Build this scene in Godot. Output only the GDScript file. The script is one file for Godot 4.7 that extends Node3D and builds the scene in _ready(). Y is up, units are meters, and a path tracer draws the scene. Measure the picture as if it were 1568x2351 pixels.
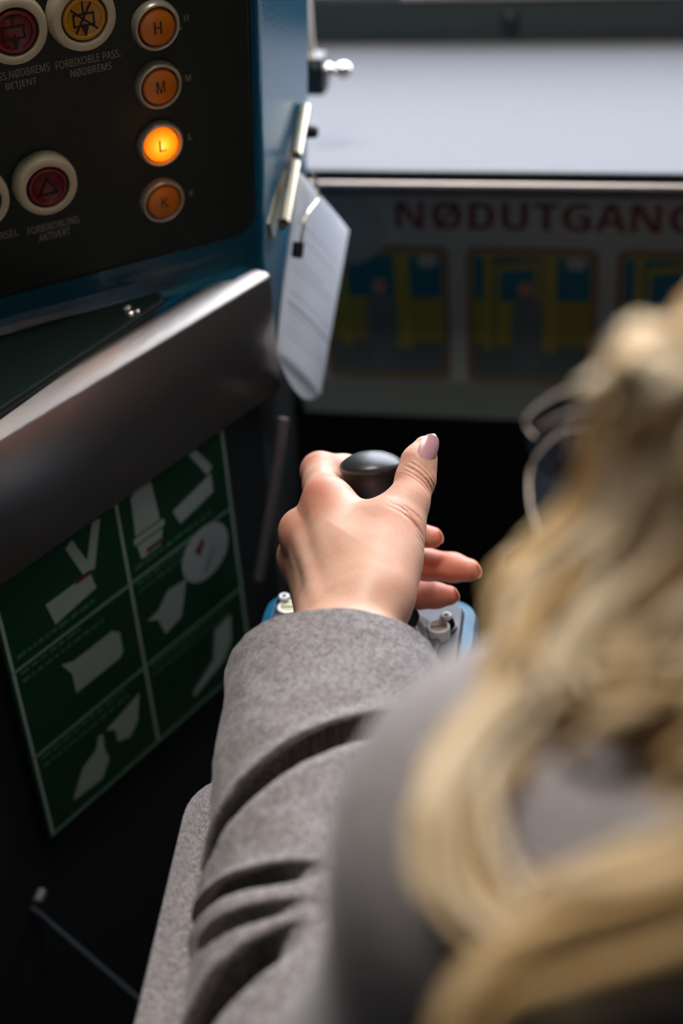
extends Node3D
# A train driver's cab seen over the driver's shoulder: her hand on the controller lever,
# a blue console with push buttons on the left, the front sill and an emergency sign ahead.

const FPX := 3265.0            # focal length in pixels of the 1568 x 2351 frame
const CX := 784.0
const CY := 1175.5
var cam_at := Vector3(0, 1.25, 0)
var cam_f: Vector3
var cam_r: Vector3
var cam_u: Vector3
const HAND_CELL := 0.001
var rng := RandomNumberGenerator.new()
var M := {}
var used := {}
var font := SystemFont.new()
var mono := SystemFont.new()

# ---------------------------------------------------------------- measuring
func setup_axes():
	var p := deg_to_rad(34.0)
	var r := deg_to_rad(4.2)
	cam_f = Vector3(0, -sin(p), -cos(p))
	var u0 := Vector3(0, cos(p), -sin(p))
	cam_r = Vector3.RIGHT * cos(r) - u0 * sin(r)
	cam_u = Vector3.RIGHT * sin(r) + u0 * cos(r)

func ray(x: float, y: float) -> Vector3:
	return cam_f + cam_r * ((x - CX) / FPX) - cam_u * ((y - CY) / FPX)

func at(x: float, y: float, d: float) -> Vector3:
	return cam_at + ray(x, y) * d

func hit(p: Vector3, n: Vector3, x: float, y: float) -> Vector3:
	var d := ray(x, y)
	return cam_at + d * ((p - cam_at).dot(n) / d.dot(n))

func az(deg: float) -> Vector3:
	return Vector3(sin(deg_to_rad(deg)), 0, -cos(deg_to_rad(deg)))

# ---------------------------------------------------------------- objects
func numbered(called: String) -> String:
	if not used.has(called):
		used[called] = 0
		return called
	used[called] += 1
	return "%s_%03d" % [called, used[called]]

func tag(o: Node3D, label: String, category := "", group := "", kind := ""):
	if label: o.set_meta("label", label)
	if category: o.set_meta("category", category)
	if group: o.set_meta("group", group)
	if kind: o.set_meta("kind", kind)

func thing(called: String, label: String, category: String, base: Vector3, group := "") -> Node3D:
	var o := Node3D.new()
	o.name = numbered(called)
	add_child(o, true)
	o.position = base
	tag(o, label, category, group)
	return o

func obj(called: String, mesh: Mesh, mat: Material, parent: Node = self, xf := Transform3D()) -> MeshInstance3D:
	var o := MeshInstance3D.new()
	o.name = numbered(called) if parent == self else called
	o.mesh = mesh
	o.material_override = mat
	parent.add_child(o, true)
	o.global_transform = xf
	o.cast_shadow = GeometryInstance3D.SHADOW_CASTING_SETTING_ON
	return o

func struct(called: String, mesh: Mesh, mat: Material, label: String, xf := Transform3D()) -> MeshInstance3D:
	var o := obj(called, mesh, mat, self, xf)
	tag(o, label, "", "", "structure")
	return o

# ---------------------------------------------------------------- shapes
func surf(rows: Array, closed_u: bool, closed_v: bool, smooth := true, uv_scale := Vector2.ONE) -> ArrayMesh:
	# rows: arrays of points; u runs along a row, v from row to row
	var st := SurfaceTool.new()
	st.begin(Mesh.PRIMITIVE_TRIANGLES)
	if not smooth: st.set_smooth_group(-1)
	add_rows(st, rows, closed_u, closed_v, uv_scale)
	st.generate_normals()
	return st.commit()

func add_rows(st: SurfaceTool, rows: Array, closed_u: bool, closed_v: bool, uv_scale := Vector2.ONE):
	var nv: int = rows.size()
	var nu: int = rows[0].size()
	for j in (nv if closed_v else nv - 1):
		var r0: PackedVector3Array = rows[j]
		var r1: PackedVector3Array = rows[(j + 1) % nv]
		for i in (nu if closed_u else nu - 1):
			var k := (i + 1) % nu
			var q := [r0[i], r0[k], r1[k], r1[i]]
			var t := [Vector2(i, j), Vector2(i + 1, j), Vector2(i + 1, j + 1), Vector2(i, j + 1)]
			for n in [0, 1, 2, 0, 2, 3]:
				st.set_uv(Vector2(t[n].x / nu, t[n].y / nv) * uv_scale)
				st.add_vertex(q[n])

func add_cap(st: SurfaceTool, ring: PackedVector3Array, flip: bool):
	var c := Vector3.ZERO
	for p in ring: c += p
	c /= ring.size()
	for i in ring.size():
		var k := (i + 1) % ring.size()
		for p in ([c, ring[k], ring[i]] if flip else [c, ring[i], ring[k]]):
			st.set_uv(Vector2(p.x, p.y))
			st.add_vertex(p)

func loft(rings: Array, smooth := false, caps := true) -> ArrayMesh:
	var st := SurfaceTool.new()
	st.begin(Mesh.PRIMITIVE_TRIANGLES)
	st.set_smooth_group(0 if smooth else -1)
	add_rows(st, rings, true, false)
	if caps:
		st.set_smooth_group(-1)
		add_cap(st, rings[0], false)
		add_cap(st, rings[-1], true)
	st.generate_normals()
	return st.commit()

func rrect(w: float, h: float, r: float, seg := 5) -> PackedVector2Array:
	var out := PackedVector2Array()
	for c in [[1, 1, 0], [-1, 1, 90], [-1, -1, 180], [1, -1, 270]]:
		for i in seg + 1:
			var a := deg_to_rad(c[2] + 90.0 * i / seg)
			out.append(Vector2(c[0] * (w / 2 - r) + cos(a) * r, c[1] * (h / 2 - r) + sin(a) * r))
	return out

func disc(r: float, n := 40) -> PackedVector2Array:
	var out := PackedVector2Array()
	for i in n: out.append(Vector2(cos(TAU * i / n), sin(TAU * i / n)) * r)
	return out

func inset(poly: PackedVector2Array, d: float) -> PackedVector2Array:
	# for counter-clockwise outlines
	var out := PackedVector2Array()
	var n := poly.size()
	for i in n:
		var a := (poly[i] - poly[(i + n - 1) % n]).normalized()
		var b := (poly[(i + 1) % n] - poly[i]).normalized()
		var m := Vector2(-a.y - b.y, a.x + b.x)
		m = m / maxf(0.5, m.length_squared() / 2.0) if m.length() > 0.01 else Vector2(-a.y, a.x)
		out.append(poly[i] + m * d)
	return out

func at_z(poly: PackedVector2Array, z: float) -> PackedVector3Array:
	var out := PackedVector3Array()
	for p in poly: out.append(Vector3(p.x, p.y, z))
	return out

func extrude(poly: PackedVector2Array, z0: float, z1: float, bevel := 0.001, both := false) -> ArrayMesh:
	# an outline in XY drawn from z0 to z1 (the front), its front edge bevelled in two steps
	var rings := []
	if both:
		rings.append(at_z(inset(poly, bevel), z0))
		rings.append(at_z(poly, z0 + bevel))
	else:
		rings.append(at_z(poly, z0))
	rings.append(at_z(poly, z1 - bevel))
	rings.append(at_z(inset(poly, bevel * 0.3), z1 - bevel * 0.3))
	rings.append(at_z(inset(poly, bevel), z1))
	return loft(rings)

func rbox(w: float, h: float, d: float, bevel := 0.002) -> ArrayMesh:
	return extrude(rrect(w, h, minf(bevel, minf(w, h) * 0.45), 2), -d / 2, d / 2, minf(bevel, d * 0.4), true)

func lathe(profile: Array, seg := 40) -> ArrayMesh:
	# profile: Vector2(radius, z); turned about z
	var st := SurfaceTool.new()
	st.begin(Mesh.PRIMITIVE_TRIANGLES)
	var rows := []
	for p in profile:
		var row := PackedVector3Array()
		for i in seg: row.append(Vector3(cos(TAU * i / seg) * p.x, sin(TAU * i / seg) * p.x, p.y))
		rows.append(row)
	add_rows(st, rows, true, false)
	st.generate_normals()
	return st.commit()

func crisp(profile: Array, e := 0.00025) -> Array:
	# doubles the corners of a profile, so that smooth normals keep them sharp
	var out := [profile[0]]
	for i in range(1, profile.size() - 1):
		var p: Vector2 = profile[i]
		out.append(p.move_toward(profile[i - 1], minf(e, p.distance_to(profile[i - 1]) * 0.4)))
		out.append(p.move_toward(profile[i + 1], minf(e, p.distance_to(profile[i + 1]) * 0.4)))
	out.append(profile[-1])
	return out

func spline(pts: Array, n: int) -> PackedVector3Array:
	var out := PackedVector3Array()
	for i in n:
		var t := float(i) / (n - 1) * (pts.size() - 1)
		var k := mini(int(t), pts.size() - 2)
		var p0: Vector3 = pts[maxi(k - 1, 0)]
		var p1: Vector3 = pts[k]
		var p2: Vector3 = pts[k + 1]
		var p3: Vector3 = pts[mini(k + 2, pts.size() - 1)]
		out.append(p1.cubic_interpolate(p2, p0, p3, t - k))
	return out

func fspline(v: Array, n: int) -> PackedFloat32Array:
	var out := PackedFloat32Array()
	for i in n:
		var t := float(i) / (n - 1) * (v.size() - 1)
		var k := mini(int(t), v.size() - 2)
		out.append(cubic_interpolate(v[k], v[k + 1], v[maxi(k - 1, 0)], v[mini(k + 2, v.size() - 1)], t - k))
	return out

func tube_rows(path: PackedVector3Array, radii: PackedFloat32Array, seg: int) -> Array:
	var rows := []
	var up := Vector3.UP
	for i in path.size():
		var t := (path[mini(i + 1, path.size() - 1)] - path[maxi(i - 1, 0)]).normalized()
		if i == 0 and absf(t.dot(up)) > 0.9: up = Vector3.RIGHT
		var s := t.cross(up).normalized()
		up = s.cross(t).normalized()
		var row := PackedVector3Array()
		for k in seg:
			var a := TAU * k / seg
			row.append(path[i] + (s * cos(a) + up * sin(a)) * radii[i])
		rows.append(row)
	return rows

func tube(path: PackedVector3Array, r: float, seg := 10) -> ArrayMesh:
	var radii := PackedFloat32Array()
	radii.resize(path.size())
	radii.fill(r)
	var rows := tube_rows(path, radii, seg)
	var st := SurfaceTool.new()
	st.begin(Mesh.PRIMITIVE_TRIANGLES)
	add_rows(st, rows, true, false)
	st.set_smooth_group(-1)
	add_cap(st, rows[0], false)
	add_cap(st, rows[-1], true)
	st.generate_normals()
	return st.commit()

func join(list: Array) -> ArrayMesh:
	# list of [mesh, transform]
	var st := SurfaceTool.new()
	st.begin(Mesh.PRIMITIVE_TRIANGLES)
	for a in list: st.append_from(a[0], 0, a[1])
	return st.commit()

func bar(a: Vector2, b: Vector2, w: float, z0: float, z1: float) -> ArrayMesh:
	# a flat stroke from a to b
	var t := (b - a).normalized() * w / 2
	var s := Vector2(-t.y, t.x)
	return extrude(PackedVector2Array([a - t - s, b + t - s, b + t + s, a - t + s]), z0, z1, 0.00005)

func strokes(list: Array, w: float, z0: float, z1: float) -> ArrayMesh:
	var all := []
	for s in list: all.append([bar(s[0], s[1], w, z0, z1), Transform3D()])
	return join(all)

func lettering(s: String, width: float, height: float, mat: Material, parent: Node, xf: Transform3D, f: Font = null, called := "lettering"):
	var t := TextMesh.new()
	t.text = s
	t.font = f if f else font
	t.font_size = 48
	t.pixel_size = 0.001
	t.depth = 0.004
	t.curve_step = 1.0
	var b := t.get_aabb()
	var sx := width / b.size.x
	var sy := height / b.size.y
	return obj(called, t, mat, parent, xf * Transform3D(Basis.from_scale(Vector3(sx, sy, 0.02)), Vector3.ZERO))

func frame(u: Vector3, v: Vector3, n: Vector3, o: Vector3) -> Transform3D:
	return Transform3D(Basis(u, v, n), o)

func moved(xf: Transform3D, x: float, y: float, z: float) -> Transform3D:
	return xf * Transform3D(Basis(), Vector3(x, y, z))

# ---------------------------------------------------------------- materials
func mat(color: Color, rough := 0.6, metal := 0.0, spec := 0.5) -> StandardMaterial3D:
	var m := StandardMaterial3D.new()
	m.albedo_color = color
	m.roughness = rough
	m.metallic = metal
	m.metallic_specular = spec
	return m

func noise(freq: float, kind := FastNoiseLite.TYPE_SIMPLEX_SMOOTH, oct := 3, sd := 1) -> FastNoiseLite:
	var n := FastNoiseLite.new()
	n.noise_type = kind
	n.frequency = freq
	n.fractal_octaves = oct
	n.seed = sd
	return n

func noise_tex(n: FastNoiseLite, size := 256, colors := [], as_normal := false, bump := 4.0) -> NoiseTexture2D:
	var t := NoiseTexture2D.new()
	t.width = size
	t.height = size
	t.seamless = true
	t.noise = n
	t.as_normal_map = as_normal
	t.bump_strength = bump
	if colors:
		var g := Gradient.new()
		var off := PackedFloat32Array()
		var cs := PackedColorArray()
		for i in colors.size():
			off.append(float(i) / (colors.size() - 1))
			cs.append(colors[i])
		g.offsets = off
		g.colors = cs
		t.color_ramp = g
	return t

func grain(m: StandardMaterial3D, tex: Texture2D, scale: Vector3, amount := 1.0):
	m.normal_enabled = true
	m.normal_texture = tex
	m.normal_scale = amount
	m.uv1_triplanar = true
	m.uv1_scale = scale
	m.uv1_triplanar_sharpness = 4.0

func c8(r: int, g: int, b: int) -> Color:
	return Color8(r, g, b)

func make_materials():
	var fine := noise_tex(noise(0.06, FastNoiseLite.TYPE_SIMPLEX, 2, 3), 256, [], true, 3.0)
	var peel := noise_tex(noise(0.03, FastNoiseLite.TYPE_SIMPLEX_SMOOTH, 2, 5), 256, [], true, 3.0)
	M.blue = mat(c8(8, 82, 108), 0.24)
	grain(M.blue, peel, Vector3.ONE * 40, 0.25)
	M.box_blue = mat(c8(18, 100, 132), 0.45)
	grain(M.box_blue, peel, Vector3.ONE * 40, 0.35)
	M.panel = mat(c8(22, 38, 32), 0.5, 0.0, 0.4)
	grain(M.panel, fine, Vector3.ONE * 120, 0.2)
	M.groove = mat(c8(8, 10, 10), 0.8)
	M.dark = mat(c8(26, 30, 31), 0.6)
	grain(M.dark, fine, Vector3.ONE * 60, 0.3)
	M.black = mat(c8(12, 13, 14), 0.5)
	M.plate = mat(c8(112, 112, 117), 0.6)
	grain(M.plate, fine, Vector3.ONE * 220, 0.25)
	M.cream = mat(c8(208, 200, 166), 0.45)
	M.satin = mat(c8(196, 188, 168), 0.36, 0.45)
	M.chrome = mat(c8(214, 210, 206), 0.2, 1.0)
	M.brass = mat(c8(222, 210, 184), 0.28, 0.95)
	M.amber = mat(c8(214, 122, 24), 0.35)
	M.red = mat(c8(112, 8, 8), 0.35)
	M.yellow = mat(c8(196, 144, 26), 0.35)
	M.ink = mat(c8(28, 18, 12), 0.6)
	M.print = mat(c8(150, 148, 132), 0.6)
	M.white_ring = mat(c8(246, 246, 244), 0.4)
	M.shelf = mat(c8(92, 92, 96), 0.6, 0.0, 0.35)
	grain(M.shelf, fine, Vector3.ONE * 100, 0.15)
	M.rubber = mat(c8(44, 43, 44), 0.36)
	grain(M.rubber, fine, Vector3.ONE * 250, 0.25)
	M.bellows = mat(c8(128, 126, 128), 0.5)
	M.glass = mat(Color(0.95, 0.98, 1.0, 0.06), 0.02)
	M.glass.transparency = BaseMaterial3D.TRANSPARENCY_ALPHA
	M.floor = mat(c8(30, 31, 32), 0.85)
	grain(M.floor, fine, Vector3.ONE * 30, 0.5)
	M.wall = mat(c8(28, 30, 30), 0.7)
	grain(M.wall, fine, Vector3.ONE * 30, 0.2)
	M.trim = mat(c8(150, 142, 134), 0.45, 0.3)
	M.seat = mat(c8(34, 38, 46), 0.95)
	M.frame = mat(c8(34, 42, 40), 0.4)
	# brushed steel: long fine streaks along the sheet, laid by UV
	var br := Image.create(512, 256, false, Image.FORMAT_RGB8)
	var nz := noise(0.5, FastNoiseLite.TYPE_SIMPLEX, 2, 9)
	for y in 256:
		for x in 512:
			var v := 0.5 + 0.35 * nz.get_noise_2d(x * 0.012, y * 1.0) + 0.12 * nz.get_noise_2d(x * 0.15 + 90, y * 1.6)
			br.set_pixel(x, y, Color(v, v, v))
	M.steel = mat(c8(206, 196, 188), 0.36, 1.0)
	M.steel.heightmap_enabled = true
	M.steel.heightmap_texture = ImageTexture.create_from_image(br)
	M.steel.heightmap_scale = 0.012
	# lit amber lens: brightest over its bulb
	M.lit = mat(c8(240, 150, 20), 0.4)
	var g := Gradient.new()
	g.offsets = PackedFloat32Array([0.0, 0.45, 1.0])
	g.colors = PackedColorArray([Color(1, 0.88, 0.42), Color(1, 0.66, 0.10), Color(0.95, 0.42, 0.02)])
	var gt := GradientTexture2D.new()
	gt.gradient = g
	gt.fill = GradientTexture2D.FILL_RADIAL
	gt.fill_from = Vector2(0.5, 0.5)
	gt.fill_to = Vector2(1.0, 0.5)
	gt.width = 64
	gt.height = 64
	M.lit.emission_enabled = true
	M.lit.emission = Color.WHITE
	M.lit.emission_operator = BaseMaterial3D.EMISSION_OP_MULTIPLY
	M.lit.emission_texture = gt
	M.lit.emission_energy_multiplier = 1.0
	# wool: light and dark fibres mixed, drawn out along the cloth by UV
	M.wool = mat(Color.WHITE, 0.95, 0.0, 0.2)
	var wi := Image.create(512, 512, false, Image.FORMAT_RGB8)
	var wn := noise(0.5, FastNoiseLite.TYPE_SIMPLEX, 2, 21)
	var wv := noise(0.9, FastNoiseLite.TYPE_VALUE, 1, 22)
	for y in 512:
		for x in 512:
			var v := 0.5 + 0.30 * wn.get_noise_2d(x * 0.35, y * 0.10) + 0.16 * wv.get_noise_2d(x * 0.9, y * 0.35) + 0.1 * wn.get_noise_2d(x * 0.05 + 40, y * 0.04)
			wi.set_pixel(x, y, c8(66, 61, 61).lerp(c8(206, 198, 198), clampf(v, 0, 1)))
	M.wool_image = ImageTexture.create_from_image(wi)
	M.wool.albedo_texture = M.wool_image
	M.wool.uv1_scale = Vector3(1, 1, 1)
	M.wool.rim_enabled = true
	M.wool.rim = 0.3
	M.wool.rim_tint = 0.6
	M.wool3 = M.wool.duplicate()
	M.wool3.uv1_triplanar = true
	M.wool3.uv1_scale = Vector3.ONE * 13
	M.trousers = mat(c8(30, 31, 36), 0.95)
	M.shoe = mat(c8(20, 20, 20), 0.4)
	M.paper = mat(Color.WHITE, 0.8)
	M.paper.backlight_enabled = true
	M.paper.backlight = Color(1, 1, 1)

# ---------------------------------------------------------------- print on flat things
func fill_poly(im: Image, pts: Array, c: Color):
	# scan-line fill, points in pixels
	var lo := 1e9
	var hi := -1e9
	for p in pts:
		lo = minf(lo, p.y)
		hi = maxf(hi, p.y)
	for y in range(maxi(0, int(lo)), mini(im.get_height() - 1, int(hi)) + 1):
		var xs := []
		for i in pts.size():
			var a: Vector2 = pts[i]
			var b: Vector2 = pts[(i + 1) % pts.size()]
			if (a.y <= y + 0.5) != (b.y <= y + 0.5):
				xs.append(a.x + (y + 0.5 - a.y) / (b.y - a.y) * (b.x - a.x))
		xs.sort()
		for k in range(0, xs.size() - 1, 2):
			im.fill_rect(Rect2i(int(xs[k]), y, maxi(1, int(xs[k + 1]) - int(xs[k])), 1), c)

func fill_round(im: Image, x: float, y: float, w: float, h: float, r: float, c: Color):
	var pts := []
	for p in rrect(w, h, r, 6): pts.append(Vector2(x + w / 2 + p.x, y + h / 2 + p.y))
	fill_poly(im, pts, c)

func fill_disc(im: Image, x: float, y: float, rx: float, ry: float, c: Color):
	var pts := []
	for p in disc(1.0, 40): pts.append(Vector2(x + p.x * rx, y + p.y * ry))
	fill_poly(im, pts, c)

func fine_rows(im: Image, x: float, y: float, w: float, rows: int, pitch: float, c: Color):
	# lines of print too small to read
	for k in rows:
		var px := x
		var stop := x + w * rng.randf_range(0.6, 1.0)
		while px < stop:
			var l := rng.randf_range(8, 30)
			im.fill_rect(Rect2i(int(px), int(y + k * pitch), int(minf(l, stop - px)), int(pitch * 0.45)), c)
			px += l + 6

func print_mat(im: Image, rough := 0.5) -> StandardMaterial3D:
	var m := mat(Color.WHITE, rough)
	m.albedo_texture = ImageTexture.create_from_image(im)
	m.texture_repeat = false
	return m

func printed_face(w: float, h: float, bow := 0.0) -> ArrayMesh:
	# a thin sheet centred on its origin, faces +z, texture upright
	var st := SurfaceTool.new()
	st.begin(Mesh.PRIMITIVE_TRIANGLES)
	for t in [[0, 0], [1, 0], [1, 1], [0, 0], [1, 1], [0, 1]]:
		st.set_uv(Vector2(t[0], t[1]))
		st.add_vertex(Vector3((t[0] - 0.5) * w, (0.5 - t[1]) * h, bow))
	st.generate_normals()
	return st.commit()

func safety_sign_image() -> Image:
	# two columns, three rows; 100 px to a row unit
	var im := Image.create(720, 760, false, Image.FORMAT_RGB8)
	im.fill(c8(5, 50, 27))
	var w := c8(138, 148, 138)
	var p := c8(104, 130, 110)
	for x in [8, 356, 704]: im.fill_rect(Rect2i(x, 8, 9, 744), w)
	for y in [8, 258, 504, 744]: im.fill_rect(Rect2i(8, y, 704, 8), p)
	var t := c8(56, 94, 70)
	fine_rows(im, 30, 228, 280, 1, 26, t)
	fine_rows(im, 380, 228, 280, 1, 26, t)
	fine_rows(im, 30, 272, 290, 2, 22, t)
	fine_rows(im, 380, 272, 290, 2, 22, t)
	fine_rows(im, 30, 520, 290, 2, 24, t)
	fine_rows(im, 380, 520, 290, 2, 24, t)
	# seat with its back folded, top left
	fill_poly(im, [Vector2(206, 62), Vector2(228, 52), Vector2(262, 140), Vector2(240, 156)], w)
	fill_poly(im, [Vector2(288, 44), Vector2(312, 48), Vector2(272, 158), Vector2(246, 150)], w)
	fill_poly(im, [Vector2(128, 158), Vector2(258, 158), Vector2(266, 206), Vector2(142, 222)], w)
	im.fill_rect(Rect2i(214, 152, 44, 12), c8(84, 26, 26))
	# two seats, top right
	fill_poly(im, [Vector2(404, 52), Vector2(422, 40), Vector2(470, 44), Vector2(478, 154), Vector2(400, 154)], w)
	fill_poly(im, [Vector2(392, 158), Vector2(490, 158), Vector2(490, 176), Vector2(392, 176)], w)
	fill_poly(im, [Vector2(400, 180), Vector2(482, 180), Vector2(470, 220), Vector2(406, 220)], w)
	im.fill_rect(Rect2i(424, 204, 58, 12), c8(84, 26, 26))
	fill_poly(im, [Vector2(594, 46), Vector2(616, 40), Vector2(664, 116), Vector2(644, 130)], w)
	fill_poly(im, [Vector2(520, 158), Vector2(656, 132), Vector2(656, 184), Vector2(538, 204)], w)
	# box with its lid, middle left
	fill_poly(im, [Vector2(134, 330), Vector2(166, 344), Vector2(286, 344), Vector2(306, 362), Vector2(306, 420), Vector2(290, 430), Vector2(156, 430), Vector2(156, 372)], w)
	# handle and round detail, middle right
	fill_poly(im, [Vector2(390, 390), Vector2(430, 386), Vector2(466, 352), Vector2(530, 360), Vector2(498, 452), Vector2(440, 466), Vector2(424, 410)], w)
	fill_disc(im, 604, 330, 82, 74, c8(150, 156, 150))
	fill_poly(im, [Vector2(570, 306), Vector2(600, 284), Vector2(606, 300), Vector2(584, 330)], c8(96, 44, 42))
	fill_poly(im, [Vector2(590, 380), Vector2(630, 330), Vector2(638, 336), Vector2(600, 386)], c8(110, 120, 120))
	# two spoon shapes, bottom left
	fill_poly(im, [Vector2(84, 706), Vector2(128, 640), Vector2(176, 622), Vector2(190, 590), Vector2(204, 594), Vector2(200, 640), Vector2(208, 676), Vector2(176, 716)], w)
	fill_poly(im, [Vector2(214, 592), Vector2(250, 584), Vector2(330, 566), Vector2(310, 640), Vector2(280, 666), Vector2(242, 650), Vector2(240, 610)], w)
	# boot, bottom right
	fill_poly(im, [Vector2(598, 566), Vector2(660, 560), Vector2(650, 640), Vector2(616, 680), Vector2(500, 712), Vector2(494, 696), Vector2(580, 650)], w)
	return im

func emergency_sign_image() -> Image:
	# 4 px to a millimetre: 340 x 180 mm
	var im := Image.create(1360, 720, false, Image.FORMAT_RGB8)
	im.fill(c8(148, 154, 148))
	im.fill_rect(Rect2i(0, 0, 1360, 8), c8(120, 60, 60))
	im.fill_rect(Rect2i(0, 596, 1360, 124), c8(112, 120, 114))
	im.fill_rect(Rect2i(20, 604, 1320, 3), c8(150, 152, 150))
	for n in 3:
		var x := 96.0 + n * 414
		fill_round(im, x - 12, 172, 364, 424, 26, c8(104, 70, 62))
		fill_round(im, x, 184, 340, 400, 16, c8(128, 120, 58))
		# the train's side: windows above, yellow below, a grey floor
		im.fill_rect(Rect2i(int(x + 8), 200, 324, 130), c8(18, 90, 108))
		im.fill_rect(Rect2i(int(x + 4), 470, 332, 106), c8(80, 90, 90))
		im.fill_rect(Rect2i(int(x + 36), 192, 24, 300), c8(138, 130, 56))
		im.fill_rect(Rect2i(int(x + 196), 192, 44, 300), c8(138, 130, 56))
		if n > 0:
			fill_poly(im, [Vector2(x + 60, 214), Vector2(x + 200, 200), Vector2(x + 200, 500), Vector2(x + 60, 480)], c8(74, 92, 70))
			fill_poly(im, [Vector2(x + 70, 226), Vector2(x + 192, 212), Vector2(x + 192, 494), Vector2(x + 70, 470)], c8(138, 130, 56))
			fill_poly(im, [Vector2(x + 82, 244), Vector2(x + 178, 234), Vector2(x + 178, 320), Vector2(x + 82, 340)], c8(18, 90, 108))
		# a figure seen from behind
		fill_disc(im, x + 152, 296, 22, 24, c8(150, 120, 106))
		fill_poly(im, [Vector2(x + 112, 350), Vector2(x + 130, 324), Vector2(x + 180, 324), Vector2(x + 204, 350), Vector2(x + 204, 440), Vector2(x + 190, 560), Vector2(x + 120, 560), Vector2(x + 112, 440)], c8(88, 98, 98))
		fill_disc(im, x + 292, 216, 30, 20, c8(150, 152, 150))
		fine_rows(im, x, 622, 330, 2, 24, c8(120, 122, 120))
	return im

# ---------------------------------------------------------------- start
func _ready():
	setup_axes()
	rng.seed = 7
	font.font_names = PackedStringArray(["Droid Sans"])
	mono.font_names = PackedStringArray(["Droid Sans Mono"])
	var cam := Camera3D.new()
	cam.name = "camera"
	cam.fov = rad_to_deg(2.0 * atan(1175.5 / FPX))
	cam.near = 0.03
	cam.far = 100.0
	cam.transform = Transform3D(Basis(cam_r, cam_u, -cam_f), cam_at)
	var lens := CameraAttributesPhysical.new()
	lens.frustum_focal_length = FPX / 2351.0 * 24.0
	lens.frustum_near = 0.03
	lens.frustum_far = 100.0
	lens.frustum_focus_distance = 0.645
	lens.exposure_aperture = 2.8
	cam.attributes = lens
	add_child(cam)
	cam.fov = rad_to_deg(2.0 * atan(1175.5 / FPX))
	cam.current = true
	var env := Environment.new()
	env.background_mode = Environment.BG_SKY
	var sky := Sky.new()
	var sm := ProceduralSkyMaterial.new()          # an even overcast sky
	sm.sky_top_color = Color(0.80, 0.83, 0.88)
	sm.sky_horizon_color = Color(0.90, 0.91, 0.93)
	sm.ground_horizon_color = Color(0.34, 0.34, 0.34)
	sm.ground_bottom_color = Color(0.24, 0.24, 0.23)
	sm.sky_energy_multiplier = 1.0
	sm.ground_energy_multiplier = 1.0
	sky.sky_material = sm
	env.sky = sky
	env.background_energy_multiplier = 13.0
	env.tonemap_mode = Environment.TONE_MAPPER_LINEAR
	env.tonemap_exposure = 1.3
	env.sdfgi_enabled = true
	env.ssao_enabled = true
	env.ssil_enabled = true
	var we := WorldEnvironment.new()
	we.name = "overcast_sky"
	we.environment = env
	add_child(we)
	# unseen lamp added to light hand and hair, its light just below its face
	var panel_light := AreaLight3D.new()
	panel_light.name = "added_lamp_light"
	panel_light.area_size = Vector2(0.46, 0.30)
	panel_light.light_energy = 1.4
	panel_light.light_color = Color(1.0, 0.98, 0.955)
	panel_light.shadow_enabled = true
	panel_light.area_range = 8.0
	panel_light.area_attenuation = 2.0
	panel_light.transform = Transform3D(Basis(az(103), az(13), Vector3.UP), az(103) * -0.22 + az(13) * 0.62 + Vector3.UP * 2.005)
	add_child(panel_light)
	make_materials()
	build_cab()
	build_lamp()
	build_front()
	build_console()
	build_clip()
	build_controller()
	build_person()

# the cab's own axes: forward is 13 degrees right of the camera's heading
var cab: Transform3D

func cab_box(x0: float, x1: float, y0: float, y1: float, f0: float, f1: float, bevel := 0.004) -> Array:
	# across, height, forward ranges in the cab's axes -> [mesh, place]
	return [rbox(x1 - x0, y1 - y0, f1 - f0, bevel), cab * Transform3D(Basis(), Vector3((x0 + x1) / 2, (y0 + y1) / 2, -(f0 + f1) / 2))]

func cab_struct(called: String, m: Material, label: String, list: Array) -> MeshInstance3D:
	var all := []
	var base: Transform3D = list[0][1]
	for b in list: all.append([b[0], base.affine_inverse() * b[1]])
	return struct(called, join(all), m, label, base)

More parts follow.
